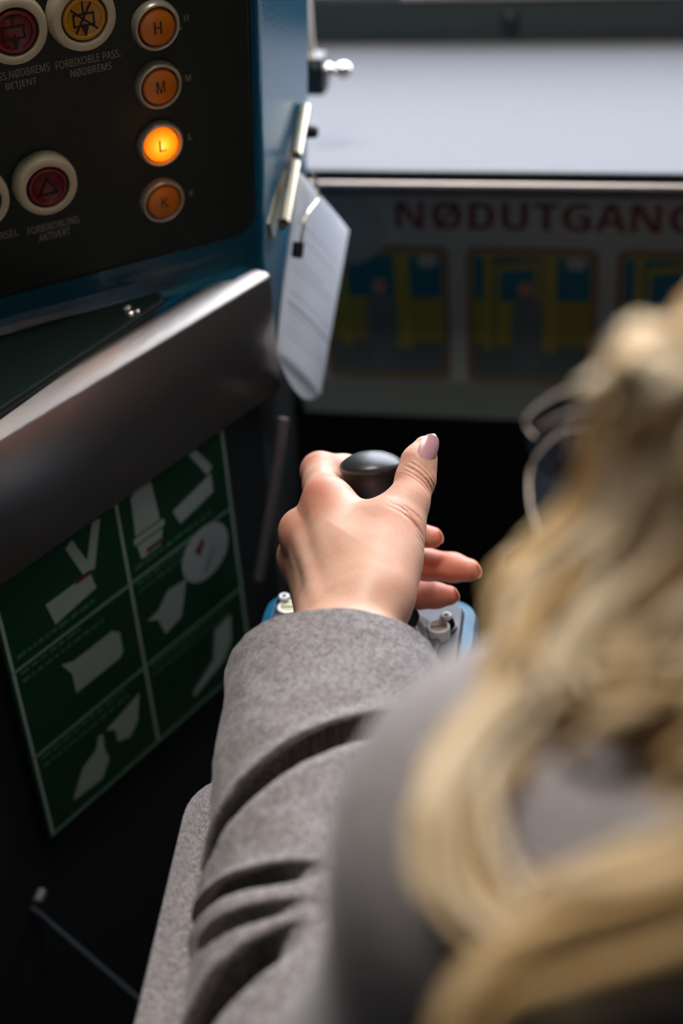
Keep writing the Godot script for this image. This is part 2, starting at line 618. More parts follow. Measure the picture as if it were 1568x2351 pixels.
func build_cab():
	cab = Transform3D(Basis(az(103), Vector3.UP, -az(13)), Vector3.ZERO)
	cab_struct("floor", M.floor, "dark rubber cab floor in deep shade below the desk", [cab_box(-1.0, 1.2, -0.06, 0.0, -0.95, 1.4)])
	cab_struct("ceiling", M.wall, "grey cab ceiling", [cab_box(-1.0, 1.2, 2.05, 2.11, -0.95, 1.4)])
	cab_struct("wall_back", M.wall, "grey rear wall of the driving cab", [cab_box(-1.0, 1.2, 0, 2.05, -1.0, -0.95)])
	cab_struct("wall_left", M.wall, "grey side wall of the cab behind the blue console", [cab_box(-1.05, -1.0, 0, 2.05, -1.0, 1.4)])
	cab_struct("wall_right", M.wall, "grey side wall of the cab beyond the driver", [cab_box(1.2, 1.25, 0, 2.05, -1.0, 1.4)])
	# front wall under and around the windscreen
	cab_struct("wall_front", M.dark, "dark front wall of the cab below and around the windscreen", [cab_box(-1.0, 1.2, 0, 0.88, 1.33, 1.4), cab_box(-1.0, 1.2, 1.98, 2.05, 1.33, 1.4), cab_box(-1.0, -0.75, 0.88, 1.98, 1.33, 1.4), cab_box(0.54, 1.2, 0.88, 1.98, 1.33, 1.4)])
	var w := cab_struct("window_1", M.frame, "dark windscreen frame rail with a highlight drawn as a pale edge strip above the grey shelf", [cab_box(-0.75, 1.1, 0.886, 0.935, 1.236, 1.335, 0.006), cab_box(-0.75, 1.1, 0.935, 0.965, 1.262, 1.335, 0.004), cab_box(-0.75, -0.70, 0.96, 1.98, 1.29, 1.335), cab_box(0.49, 0.54, 0.96, 1.98, 1.29, 1.335), cab_box(-0.75, 0.54, 1.94, 1.98, 1.29, 1.335)])
	var g := cab_box(-0.71, 0.50, 0.94, 1.95, 1.312, 1.318, 0.001)
	obj("pane", g[0], M.glass, w, g[1])
	var hole := hit(cab * Vector3(0, 0, -1.235), az(13), 1170, 48)
	obj("plug", lathe(crisp([Vector2(0.0001, 0.004), Vector2(0.006, 0.004), Vector2(0.008, 0.002), Vector2(0.008, 0)]), 24), M.black, w, frame(az(103), Vector3.UP, -az(13), hole))
	var strip := cab_box(-0.2, 1.1, 0.929, 0.934, 1.2335, 1.2385, 0.001)
	obj("highlight_strip", strip[0], M.trim, w, strip[1])  # pale strip standing in for the highlight line along the rail

func build_lamp():  # glowing body of the added lamp, outside the view
	var lamp := cab_thing("added_ceiling_lamp", "added unseen flat white ceiling lamp above the driver's desk", "lamp", -0.17, 2.05, 0.58)
	var h := cab_box(-0.47, 0.03, 2.018, 2.05, 0.45, 0.79, 0.004)
	obj("housing", h[0], M.frame, lamp, h[1])
	var dm := mat(c8(235, 232, 226), 0.5)
	dm.emission_enabled = true
	dm.emission = Color(1.0, 0.97, 0.93)
	dm.emission_energy_multiplier = 1.0
	var d := cab_box(-0.45, 0.01, 2.010, 2.020, 0.47, 0.77, 0.002)
	obj("diffuser", d[0], dm, lamp, d[1])

func cab_thing(called: String, label: String, category: String, x: float, y: float, f: float, group := "") -> Node3D:
	var o := thing(called, label, category, cab * Vector3(x, y, -f), group)
	return o

func build_front():
	# the light shelf under the windscreen, its metal edge, the front panel beneath it
	var sh := cab_thing("window_shelf", "pale grey shelf with a metal front edge below the windscreen", "shelf", 0.2, 0.86, 1.08)
	var top := cab_box(-0.42, 1.1, 0.873, 0.893, 0.935, 1.25, 0.003)
	obj("shelf_top", top[0], M.shelf, sh, top[1])
	obj("metal_edge", tube(PackedVector3Array([cab * Vector3(-0.42, 0.8835, -0.931), cab * Vector3(0.3, 0.8835, -0.931), cab * Vector3(1.1, 0.8835, -0.931)]), 0.0040, 24), mat(c8(150, 143, 142), 0.4, 1.0), sh)
	var lip := cab_box(-0.42, 1.1, 0.8885, 0.8945, 0.9285, 0.9345, 0.0015)
	obj("dark_seal", lip[0], M.black, sh, lip[1])
	var fp := cab_thing("front_panel", "dark panel under the shelf that carries the emergency exit sign", "panel", 0.2, 0.6, 0.95)
	var b := cab_box(-0.42, 1.1, 0.67, 0.873, 0.9835, 1.03, 0.004)
	obj("board", b[0], M.dark, fp, b[1])
	var foot := cab_box(-0.42, 1.1, 0.0, 0.67, 1.15, 1.3, 0.004)
	obj("footwell_board", foot[0], M.dark, fp, foot[1])
	# the sign
	var q := 1.072                       # the panel stands back under the shelf
	var bp := at(1100, 650, q)
	var n := -az(13)
	var c := bp + az(103) * 0.0368 * q + Vector3.UP * (0.0705 - 0.09) * q
	c += az(13) * (0.981 - c.dot(az(13)))
	var xf := frame(az(103), Vector3.UP, n, c)
	var sg := thing("emergency_sign", "white NØDUTGANG emergency exit sign with red heading and three yellow and blue pictures", "sign", xf.origin - Vector3.UP * 0.09 * q)
	obj("board", extrude(rrect(0.34 * q, 0.18 * q, 0.002, 2), -0.0015, 0.0, 0.0003), M.white_ring, sg, xf)
	obj("printed_pictures", printed_face(0.34 * q, 0.18 * q), print_mat(emergency_sign_image(), 0.35), sg, moved(xf, 0, 0, 0.0003))
	var red := mat(c8(92, 22, 26), 0.5)
	var bold := SystemFont.new()
	bold.font_names = PackedStringArray(["Droid Sans"])
	bold.font_weight = 700
	var mid := hit(c, n, 1250, 500) - c
	lettering("NØDUTGANG", 0.204 * q, 0.0212 * q, red, sg, moved(xf, mid.dot(az(103)), mid.y, 0.0005), bold, "heading")
	var rd := hit(c, n, 800, 525) - c
	var disc_m := obj("round_sticker", extrude(disc(0.0265 * q), 0, 0.0009, 0.0003), mat(c8(132, 138, 134), 0.5), sg, moved(xf, rd.dot(az(103)), rd.y, 0.0003))
	disc_m.set_meta("label", "pale round sticker over the corner of the first picture")

func ring_button(parent: Node, called: String, label: String, xf: Transform3D, r: float, lens: Material, big: bool) -> Node3D:
	var o := Node3D.new()
	o.name = called
	parent.add_child(o, true)
	o.global_transform = xf
	o.set_meta("label", label)
	if big:
		obj("bezel", lathe(crisp([Vector2(r, -0.001), Vector2(r, 0.0035), Vector2(r * 0.93, 0.0075), Vector2(r * 0.70, 0.0078), Vector2(r * 0.685, 0.007), Vector2(r * 0.685, 0.001)]), 56), M.cream, o, xf)
		obj("gasket", lathe(crisp([Vector2(r * 0.70, 0.0), Vector2(r * 0.70, 0.006), Vector2(r * 0.6, 0.006), Vector2(r * 0.6, 0.0)]), 40), M.black, o, xf)
		obj("lens", lathe(crisp([Vector2(r * 0.635, 0.0), Vector2(r * 0.635, 0.0068), Vector2(r * 0.615, 0.0076), Vector2(r * 0.5, 0.0076), Vector2(r * 0.49, 0.0070), Vector2(0.00005, 0.0070)]), 48), lens, o, xf)
	else:
		obj("bezel", lathe(crisp([Vector2(r, -0.001), Vector2(r, 0.0022), Vector2(r * 0.93, 0.0042), Vector2(r * 0.87, 0.0046), Vector2(r * 0.81, 0.0038), Vector2(r * 0.81, 0.0)]), 48), M.satin, o, xf)
		obj("gasket", lathe(crisp([Vector2(r * 0.83, 0.0), Vector2(r * 0.83, 0.0022), Vector2(r * 0.7, 0.0022), Vector2(r * 0.7, 0.0)]), 40), mat(c8(48, 22, 10), 0.6), o, xf)
		var st := lathe(crisp([Vector2(r * 0.74, 0.0), Vector2(r * 0.74, 0.0036), Vector2(r * 0.70, 0.0044), Vector2(0.00005, 0.0046)]), 40)
		var l := obj("lens", planar_uv(st, r * 0.74), lens, o, xf)
		if lens == M.lit: l.set_meta("label", "glowing amber lens")
	return o

func planar_uv(m: ArrayMesh, r: float) -> ArrayMesh:
	var a := m.surface_get_arrays(0)
	var v: PackedVector3Array = a[Mesh.ARRAY_VERTEX]
	var uv := PackedVector2Array()
	for p in v: uv.append(Vector2(0.5 + p.x / r / 2, 0.5 + p.y / r / 2))
	a[Mesh.ARRAY_TEX_UV] = uv
	a[Mesh.ARRAY_TANGENT] = null
	var out := ArrayMesh.new()
	out.add_surface_from_arrays(Mesh.PRIMITIVE_TRIANGLES, a)
	return out

var pan: Transform3D       # the instrument face: x along it, y up it, z out of it

func ph(x: float, y: float, z := 0.0) -> Transform3D:
	var h := hit(pan.origin, pan.basis.z, x, y)
	var l := pan.affine_inverse() * h
	return pan * Transform3D(Basis(), Vector3(l.x, l.y, z))

func build_console():
	var P := at(605, 605, 0.80)
	var u := az(64)
	var nh := az(154)
	var lean := deg_to_rad(-10.0)
	var v := Vector3.UP * cos(lean) - nh * sin(lean)
	pan = frame(u, v, u.cross(v), P)
	var con := thing("control_console", "blue driver's console with a dark button panel and a clipboard hung on its side", "console", Vector3(P.x - 0.15, 0, P.z))
	# housing: level outlines lofted upward; the front face overhangs and sweeps out into the ledge below
	var rings := []
	var side := az(12)
	var levels := [[-0.078, 0.0], [-0.0315, 0.0], [-0.0005, 0.010], [0.001, 0.007], [0.003, 0.004], [0.006, 0.0018], [0.010, 0.0004], [0.014, 0.0], [0.1, 0.0], [0.3, 0.0], [0.62, 0.0]]
	for l in levels:
		var h: float = l[0]
		var o: Vector3 = P + (v * (h / cos(lean)) if h > 0 else Vector3.UP * h)
		var ring := PackedVector3Array()
		var r := 0.007
		var bis := (-u + side).normalized()
		# a rounded front edge between the face and the side
		for k in 6:
			var t := k / 5.0
			var a: Vector3 = o - u * r
			var b: Vector3 = o + side * r
			ring.append(a.lerp(o, t).lerp(o.lerp(b, t), t))
		ring.append(o + side * 0.13)
		ring.append(o + side * 0.13 - u * 0.35 + side * 0.05)
		ring.append(o - u * 0.50 + side * 0.15)
		ring.append(o - u * 0.50 + nh * l[1])
		ring.append(o - u * 0.05 + nh * l[1])
		ring.append(o - u * 0.02 + nh * l[1] * 0.6)
		rings.append(ring)
	obj("housing", loft(rings, false), M.blue, con)
	# faceplate in its shadow gap
	var rr := rrect(0.42, 0.42, 0.010, 6)
	var fc := moved(pan, -0.0068 - 0.21, 0.0245 + 0.21, 0)
	obj("gasket", extrude(rrect(0.424, 0.424, 0.012, 6), -0.001, 0.0006, 0.0003), M.groove, con, fc)
	obj("faceplate", extrude(rr, 0.0, 0.0022, 0.0008), M.panel, con, fc)
	var z := 0.0022
	# four small push buttons
	var names := ["H", "M", "L", "K"]
	var spots := [[350, 52], [356.5, 188], [361, 322], [365.5, 452]]
	var marks := [[423, 38], [428, 175], [432, 309], [435, 439]]
	for k in 4:
		var xf := ph(spots[k][0], spots[k][1], z)
		var lit: bool = names[k] == "L"
		var b := ring_button(con, "push_button", ("lit amber push button marked %s" if lit else "amber push button marked %s") % names[k], xf, 0.0121, M.lit if lit else M.amber, false)
		lettering(names[k], 0.0038 if names[k] != "M" else 0.0046, 0.0062, M.ink if not lit else mat(c8(150, 70, 8), 0.6), b, moved(xf, 0, 0, 0.0047), mono, "letter")
		lettering(names[k], 0.0022 if names[k] != "M" else 0.0027, 0.0033, M.print, con, ph(marks[k][0], marks[k][1], z))
		if lit:
			var lamp := OmniLight3D.new()
			lamp.name = "button_lamp"
			lamp.light_color = Color(1, 0.6, 0.12)
			lamp.light_energy = 0.00006
			lamp.light_size = 0.008
			lamp.omni_range = 4.0
			lamp.omni_attenuation = 2.0
			lamp.shadow_enabled = true
			b.add_child(lamp)
			lamp.global_transform = moved(xf, 0, 0, 0.014)
	obj("marker_dot", lathe(crisp([Vector2(0.0007, 0), Vector2(0.0007, 0.0003), Vector2(0.00005, 0.0003)]), 10), M.print, con, ph(409, 62, z))
	# large buttons
	var red1 := ring_button(con, "indicator_button", "large red button with a brake symbol, cut by the photo's edge", ph(18, 55, z), 0.0163, M.red, true)
	var yel := ring_button(con, "indicator_button", "large yellow button with a crossed-out brake symbol", ph(177, 25, z), 0.0163, M.yellow, true)
	var tri := ring_button(con, "indicator_button", "large red button with a triangle", ph(95, 410, z), 0.0160, M.red, true)
	ring_button(con, "indicator_button", "large cream-ringed button of which only the rim shows", ph(-62, 446, z), 0.0160, M.red, true)
	var s := 0.0011
	var t0 := Vector2(0, 0)
	var box_s := [[Vector2(-0.0052, 0.0022), Vector2(0.0044, 0.0022)], [Vector2(0.0044, 0.0022), Vector2(0.0044, -0.0032)], [Vector2(0.0044, -0.0032), Vector2(-0.0052, -0.0032)], [Vector2(-0.0052, -0.0032), Vector2(-0.0052, 0.0022)]]
	obj("symbol", join([[strokes(box_s + [[Vector2(-0.0044, 0.0072), Vector2(0.0036, 0.0072)], [Vector2(-0.0004, 0.0072), Vector2(-0.0004, 0.0022)]], 0.0009, 0, 0.0003), Transform3D()], [extrude(PackedVector2Array([Vector2(-0.0018, -0.0042), Vector2(0, -0.009), Vector2(0.0016, -0.0042), Vector2(0, -0.0012)]), 0, 0.0003, 0.00005), Transform3D()]]), M.ink, red1, moved(red1.global_transform, 0, 0, 0.0071))
	obj("symbol", join([[strokes(box_s + [[Vector2(-0.0066, 0.0052), Vector2(0.0066, -0.0062)], [Vector2(0.0040, 0.0078), Vector2(-0.0056, -0.0082)], [Vector2(-0.0004, 0.008), Vector2(-0.0004, 0.0022)]], 0.0009, 0, 0.0003), Transform3D()], [extrude(PackedVector2Array([Vector2(-0.0018, -0.0042), Vector2(0, -0.009), Vector2(0.0016, -0.0042), Vector2(0, -0.0022)]), 0, 0.0003, 0.00005), Transform3D()]]), M.ink, yel, moved(yel.global_transform, 0, 0, 0.0071))
	obj("symbol", strokes([[Vector2(-0.0045, -0.0036), Vector2(0.0045, -0.0036)], [Vector2(0.0045, -0.0036), Vector2(0, 0.0044)], [Vector2(0, 0.0044), Vector2(-0.0045, -0.0036)]], 0.0013, 0, 0.0003), mat(c8(30, 8, 8), 0.6), tri, moved(tri.global_transform, 0, 0, 0.0071))
	for w in [["FORBIKOBLE PASS.", 0.0325, 199, 132], ["NØDBREMS", 0.0205, 205, 156], ["PASS.NØDBREMS", 0.0290, 41, 163], ["BETJENT", 0.0150, 44, 188], ["FORBIKOBLING", 0.0270, 119, 513], ["AKTIVERT", 0.0165, 122, 534], ["RSEL", 0.0088, 17, 533]]:
		lettering(w[0], w[1], 0.0040, M.print, con, ph(w[2], w[3], z))
	# ledge: the shelf wedge between the face and the steel guard
	var y := P.y
	var su := az(38)
	var tip := PackedVector2Array()
	var led := []
	for q in [P - su * 0.004 - az(128) * 0.004, P - u * 0.50, P - su * 0.50 - az(128) * 0.0128, P - su * 0.03 - az(128) * 0.0128]: led.append(Vector2(q.x - P.x, -(q.z - P.z)))
	var flat := frame(Vector3.RIGHT, Vector3.FORWARD, Vector3.UP, P)
	var lp := PackedVector2Array(led)
	if Geometry2D.is_polygon_clockwise(lp): lp.reverse()
	obj("ledge", extrude(lp, -0.03, 0.0, 0.0005), M.blue, con, flat)
	# dark cover plate on the ledge, with its screw
	var cover := []
	for q in [[-330, 832], [0, 754], [300, 693], [338, 683], [358, 681], [371, 685], [375, 693], [370, 701], [352, 715], [0, 951], [-330, 1180]]:
		var h := hit(P, Vector3.UP, q[0], q[1])
		cover.append(Vector2(h.x - P.x, -(h.z - P.z)))
	var cp := PackedVector2Array(cover)
	if Geometry2D.is_polygon_clockwise(cp): cp.reverse()
	obj("gasket", extrude(inset(cp, -0.0016), -0.001, 0.0006, 0.0002), M.groove, con, flat)
	obj("cover_plate", extrude(cp, 0.0, 0.0028, 0.001), M.panel, con, flat)
	var sc := frame(Vector3.RIGHT, Vector3.FORWARD, Vector3.UP, hit(P + Vector3.UP * 0.0028, Vector3.UP, 298, 716))
	obj("screw", lathe(crisp([Vector2(0.0055, 0.0), Vector2(0.0053, 0.0012), Vector2(0.0042, 0.0020), Vector2(0.0024, 0.0024), Vector2(0.0021, 0.0006), Vector2(0.00005, 0.0006)]), 28), M.chrome, con, sc)
	# dark base down to the floor
	var sn := az(128)
	var base_rings := []
	for h in [-P.y + 0.001, -0.40, -0.0805]:
		var ring := PackedVector3Array()
		for q in [P - su * 0.012, P - su * 0.012 + az(10) * 0.10, P - su * 0.55 + az(300) * 0.15, P - su * 0.55]: ring.append(q - sn * 0.004 + Vector3.UP * h)
		base_rings.append(ring)
	obj("base_cabinet", loft(base_rings), M.dark, con)
	# steel guard: a sheet whose top edge is rolled back over the ledge
	var sec := [Vector2(0.0035, -0.0795), Vector2(0.0042, -0.0790), Vector2(0.0042, -0.0078), Vector2(0.0041, -0.0070), Vector2(0.0037, -0.0063), Vector2(0.0030, -0.0057), Vector2(0.0020, -0.0050), Vector2(-0.0020, -0.0027), Vector2(-0.0055, -0.0008), Vector2(-0.0070, -0.0002), Vector2(-0.0085, 0.0), Vector2(-0.0098, -0.0002), Vector2(-0.0104, -0.0010), Vector2(-0.0104, -0.005), Vector2(-0.0090, -0.005), Vector2(-0.0085, -0.002), Vector2(-0.003, -0.004), Vector2(0.0005, -0.009), Vector2(0.0005, -0.0795)]
	var steel_rows := []
	for j in 25:
		var row := PackedVector3Array()
		for q in sec:
			# the rolled lip stops short of the sheet's end on a slant
			var end := -0.0005 + minf(0.0, (q.x - 0.002) * 1.3) * clampf((q.y + 0.006) / 0.005, 0, 1)
			row.append(P + su * lerpf(-0.52, end, j / 24.0) + sn * q.x + Vector3.UP * q.y)
		steel_rows.append(row)
	var stl := thing("steel_guard", "brushed steel guard plate with a bright rolled top edge in front of the ledge", "guard plate", P - su * 0.2 - Vector3.UP * 0.08)
	var st := SurfaceTool.new()
	st.begin(Mesh.PRIMITIVE_TRIANGLES)
	add_rows(st, steel_rows, true, false, Vector2(4, 1))
	st.set_smooth_group(-1)
	add_cap(st, steel_rows[0], true)
	add_cap(st, steel_rows[-1], false)
	st.generate_normals()
	obj("sheet", st.commit(), M.steel, stl)
	# green sign on the base below it
	var gw := 0.182
	var gh := 0.183
	var gc := P + su * -0.1400 + Vector3.UP * (-0.0720 - gh / 2) + sn * 0.0005
	var gx := frame(su, Vector3.UP, sn, gc)
	var gs := thing("instruction_sign", "dark green sign with white drawings of seats in two columns below the steel guard", "sign", gc - Vector3.UP * gh / 2)
	obj("board", extrude(rrect(gw, gh, 0.002, 2), -0.0042, 0.0, 0.0003), mat(c8(10, 60, 34), 0.5), gs, gx)
	obj("printed_drawings", printed_face(gw, gh), print_mat(safety_sign_image(), 0.45), gs, moved(gx, 0, 0, 0.0003))
	# a grey pipe runs down behind the end of the console
	var pipe := tube(PackedVector3Array([at(652, 960, 0.835), at(642, 1040, 0.84), at(607, 1250, 0.86), at(594, 1330, 0.868)]), 0.0030, 12)
	tag(obj("pipe", pipe, mat(c8(96, 88, 86), 0.6)), "thin grey pipe slanting down behind the console's end, left of the hand", "pipe")
	# foot rail low in the shade
	var rail := tube(PackedVector3Array([at(40, 2058, 0.80), at(320, 2298, 0.84), at(520, 2464, 0.87)]), 0.0022, 12)
	tag(obj("foot_rail", rail, mat(c8(44, 50, 56), 0.6)), "thin dark rail in the footwell shade at lower left", "rail")
	tag(obj("rail_bolt", lathe(crisp([Vector2(0.0001, 0.003), Vector2(0.0024, 0.0025), Vector2(0.003, 0.0), Vector2(0.003, -0.006)]), 20), mat(c8(76, 78, 78), 0.5), self, frame(az(103), Vector3.UP, -az(13), at(88, 2065, 0.79))), "small bright bolt head at the upper end of the dark foot rail", "bolt")

func build_clip():
	# the clip on the console's side, and the papers it holds
	var P := at(605, 605, 0.80)
	var n := az(102)
	var p0 := P + n * 0.010
	var a := hit(p0, n, 699, 245)
	var b := hit(p0, n, 651, 512)
	var d := (b - a).normalized()
	var w := n.cross(d).normalized()
	if w.dot(az(12)) < 0: w = -w
	var L := a.distance_to(b)
	var xf := frame(w, -d, w.cross(-d), a)
	var c := thing("document_clip", "pale metal spring clip with two rolled barrels on the side of the blue console", "clip", b)
	obj("back_plate", extrude(PackedVector2Array([Vector2(-0.004, -L - 0.004), Vector2(0.011, -L - 0.004), Vector2(0.011, 0.001), Vector2(-0.004, 0.001)]), -0.0085, -0.0065, 0.0005), M.brass, c, xf)
	obj("spring_plate", extrude(PackedVector2Array([Vector2(0.0, -L), Vector2(0.009, -L * 0.98), Vector2(0.009, 0.0), Vector2(0.0, 0.0)]), -0.0035, -0.0015, 0.0005), M.brass, c, xf)
	for s in [[0.0, 0.43], [0.50, 1.0]]:
		var path := PackedVector3Array()
		for k in 6: path.append(Vector3(0, -L * lerpf(s[0], s[1], k / 5.0), 0))
		obj("barrel", tube(path, 0.0038, 18), M.brass, c, xf)
	obj("pin", tube(PackedVector3Array([Vector3(0, 0.002, 0), Vector3(0, -L - 0.004, 0)]), 0.0013, 10), M.black, c, xf)
	obj("knob", lathe(crisp([Vector2(0.0001, 0.005), Vector2(0.003, 0.005), Vector2(0.004, 0.003), Vector2(0.004, -0.003)]), 20), M.black, c, frame(az(12), Vector3.UP, n, hit(p0, n, 711, 302)))
	# sheets: corners seen in the photograph, on planes turned out from the console's side
	var pa := az(21)
	var pn := az(111)
	var o := hit(p0, n, 655, 480) + n * 0.001
	var wp := []
	for k in [[699, 396], [713, 436], [710, 458], [685, 492], [674, 540], [670, 565]]: wp.append(hit(o, pn, k[0], k[1]) + pn * 0.005)
	obj("wire", tube(spline(wp, 24), 0.0010, 10), M.brass, c)
	obj("rubber_foot", tube(PackedVector3Array([hit(o, pn, 667, 555) + pn * 0.005, hit(o, pn, 663, 590) + pn * 0.005]), 0.0033, 14), M.black, c)
	var corners := [[690, 396], [801, 528], [735, 909], [641, 806]]
	var q := []
	for k in corners: q.append(hit(o, pn, k[0], k[1]))
	var im := Image.create(512, 1024, false, Image.FORMAT_RGB8)
	im.fill(c8(240, 240, 244))
	var ink := c8(168, 168, 178)
	for y in [230, 300, 420, 452, 484, 610, 700, 720, 760, 800, 860]:
		fine_rows(im, 40, y, 420, 1, 14, ink)
	im.fill_rect(Rect2i(30, 672, 450, 12), c8(150, 150, 160))
	im.fill_rect(Rect2i(30, 830, 450, 4), ink)
	var sheet_mat := print_mat(im, 0.7)
	sheet_mat.backlight_enabled = true
	sheet_mat.backlight = Color(1, 1, 1)
	var labels := ["white printed sheet hanging from the metal clip, its face towards the window", "second white sheet curling out below the printed sheet on the clip"]
	for s in 2:
		var rows := []
		for j in 29:
			var v := j / 28.0
			var row := PackedVector3Array()
			for i in 17:
				var t := i / 16.0
				var pt: Vector3 = (q[0] as Vector3).lerp(q[1], t).lerp((q[3] as Vector3).lerp(q[2], t), v)
				# the left edge hangs straight below the clip, the sheet bows a little
				pt += pn * (0.0025 * sin(PI * t) * (0.3 + v))
				pt -= pa * 0.004 * sin(PI * v) * (1 - t)
				if s == 1:
					pt += -pn * (0.001 + 0.001 * v) + (Vector3.DOWN * 0.013 - pa * 0.004) * v * v * sin(PI * pow(t, 0.8)) + Vector3.DOWN * 0.0008
				row.append(pt)
			rows.append(row)
		var sheet := SurfaceTool.new()
		sheet.begin(Mesh.PRIMITIVE_TRIANGLES)
		add_rows(sheet, rows, false, false)
		sheet.generate_normals()
		var pm := obj("paper_sheet", sheet.commit(), sheet_mat if s == 0 else M.paper)
		tag(pm, labels[s], "paper", "papers on the clip")
	# a bent strip and two ball-headed screws behind the console
	var strip := spline([at(697, -60, 0.97), at(705, 60, 0.975), at(712, 120, 0.98), at(724, 146, 0.98), at(745, 165, 0.985)], 24)
	tag(obj("bent_strip", tube(strip, 0.0042, 12), M.trim), "thin grey bent strip running down behind the console's top", "strip")
	for s in [[753, 161, 0.0050], [789, 161, 0.0057]]:
		var k := thing("ball_screw", "dimmer ball-headed screw beside the console, left of the pair" if s[0] < 770 else "brighter ball-headed screw on the shelf, right of the pair", "screw", at(s[0], s[1], 0.985), "ball-headed screws behind the console")
		obj("head", lathe([Vector2(0.00005, s[2]), Vector2(s[2] * 0.5, s[2] * 0.87), Vector2(s[2] * 0.87, s[2] * 0.5), Vector2(s[2], 0), Vector2(s[2] * 0.87, -s[2] * 0.5), Vector2(s[2] * 0.5, -s[2] * 0.87), Vector2(0.00005, -s[2])], 24), M.chrome, k, frame(az(103), Vector3.UP, -az(13), at(s[0], s[1], 0.985)))
		obj("shank", tube(PackedVector3Array([at(s[0], s[1], 0.985), at(727, 166, 0.99)]), 0.0025, 10), M.chrome, k)
	var br := at(726, 168, 0.99)
	tag(obj("screw_bracket", rbox(0.014, 0.026, 0.02, 0.002), M.black, self, frame(az(103), Vector3.UP, -az(13), br)), "small black bracket between the console and the ball-headed screws", "bracket")

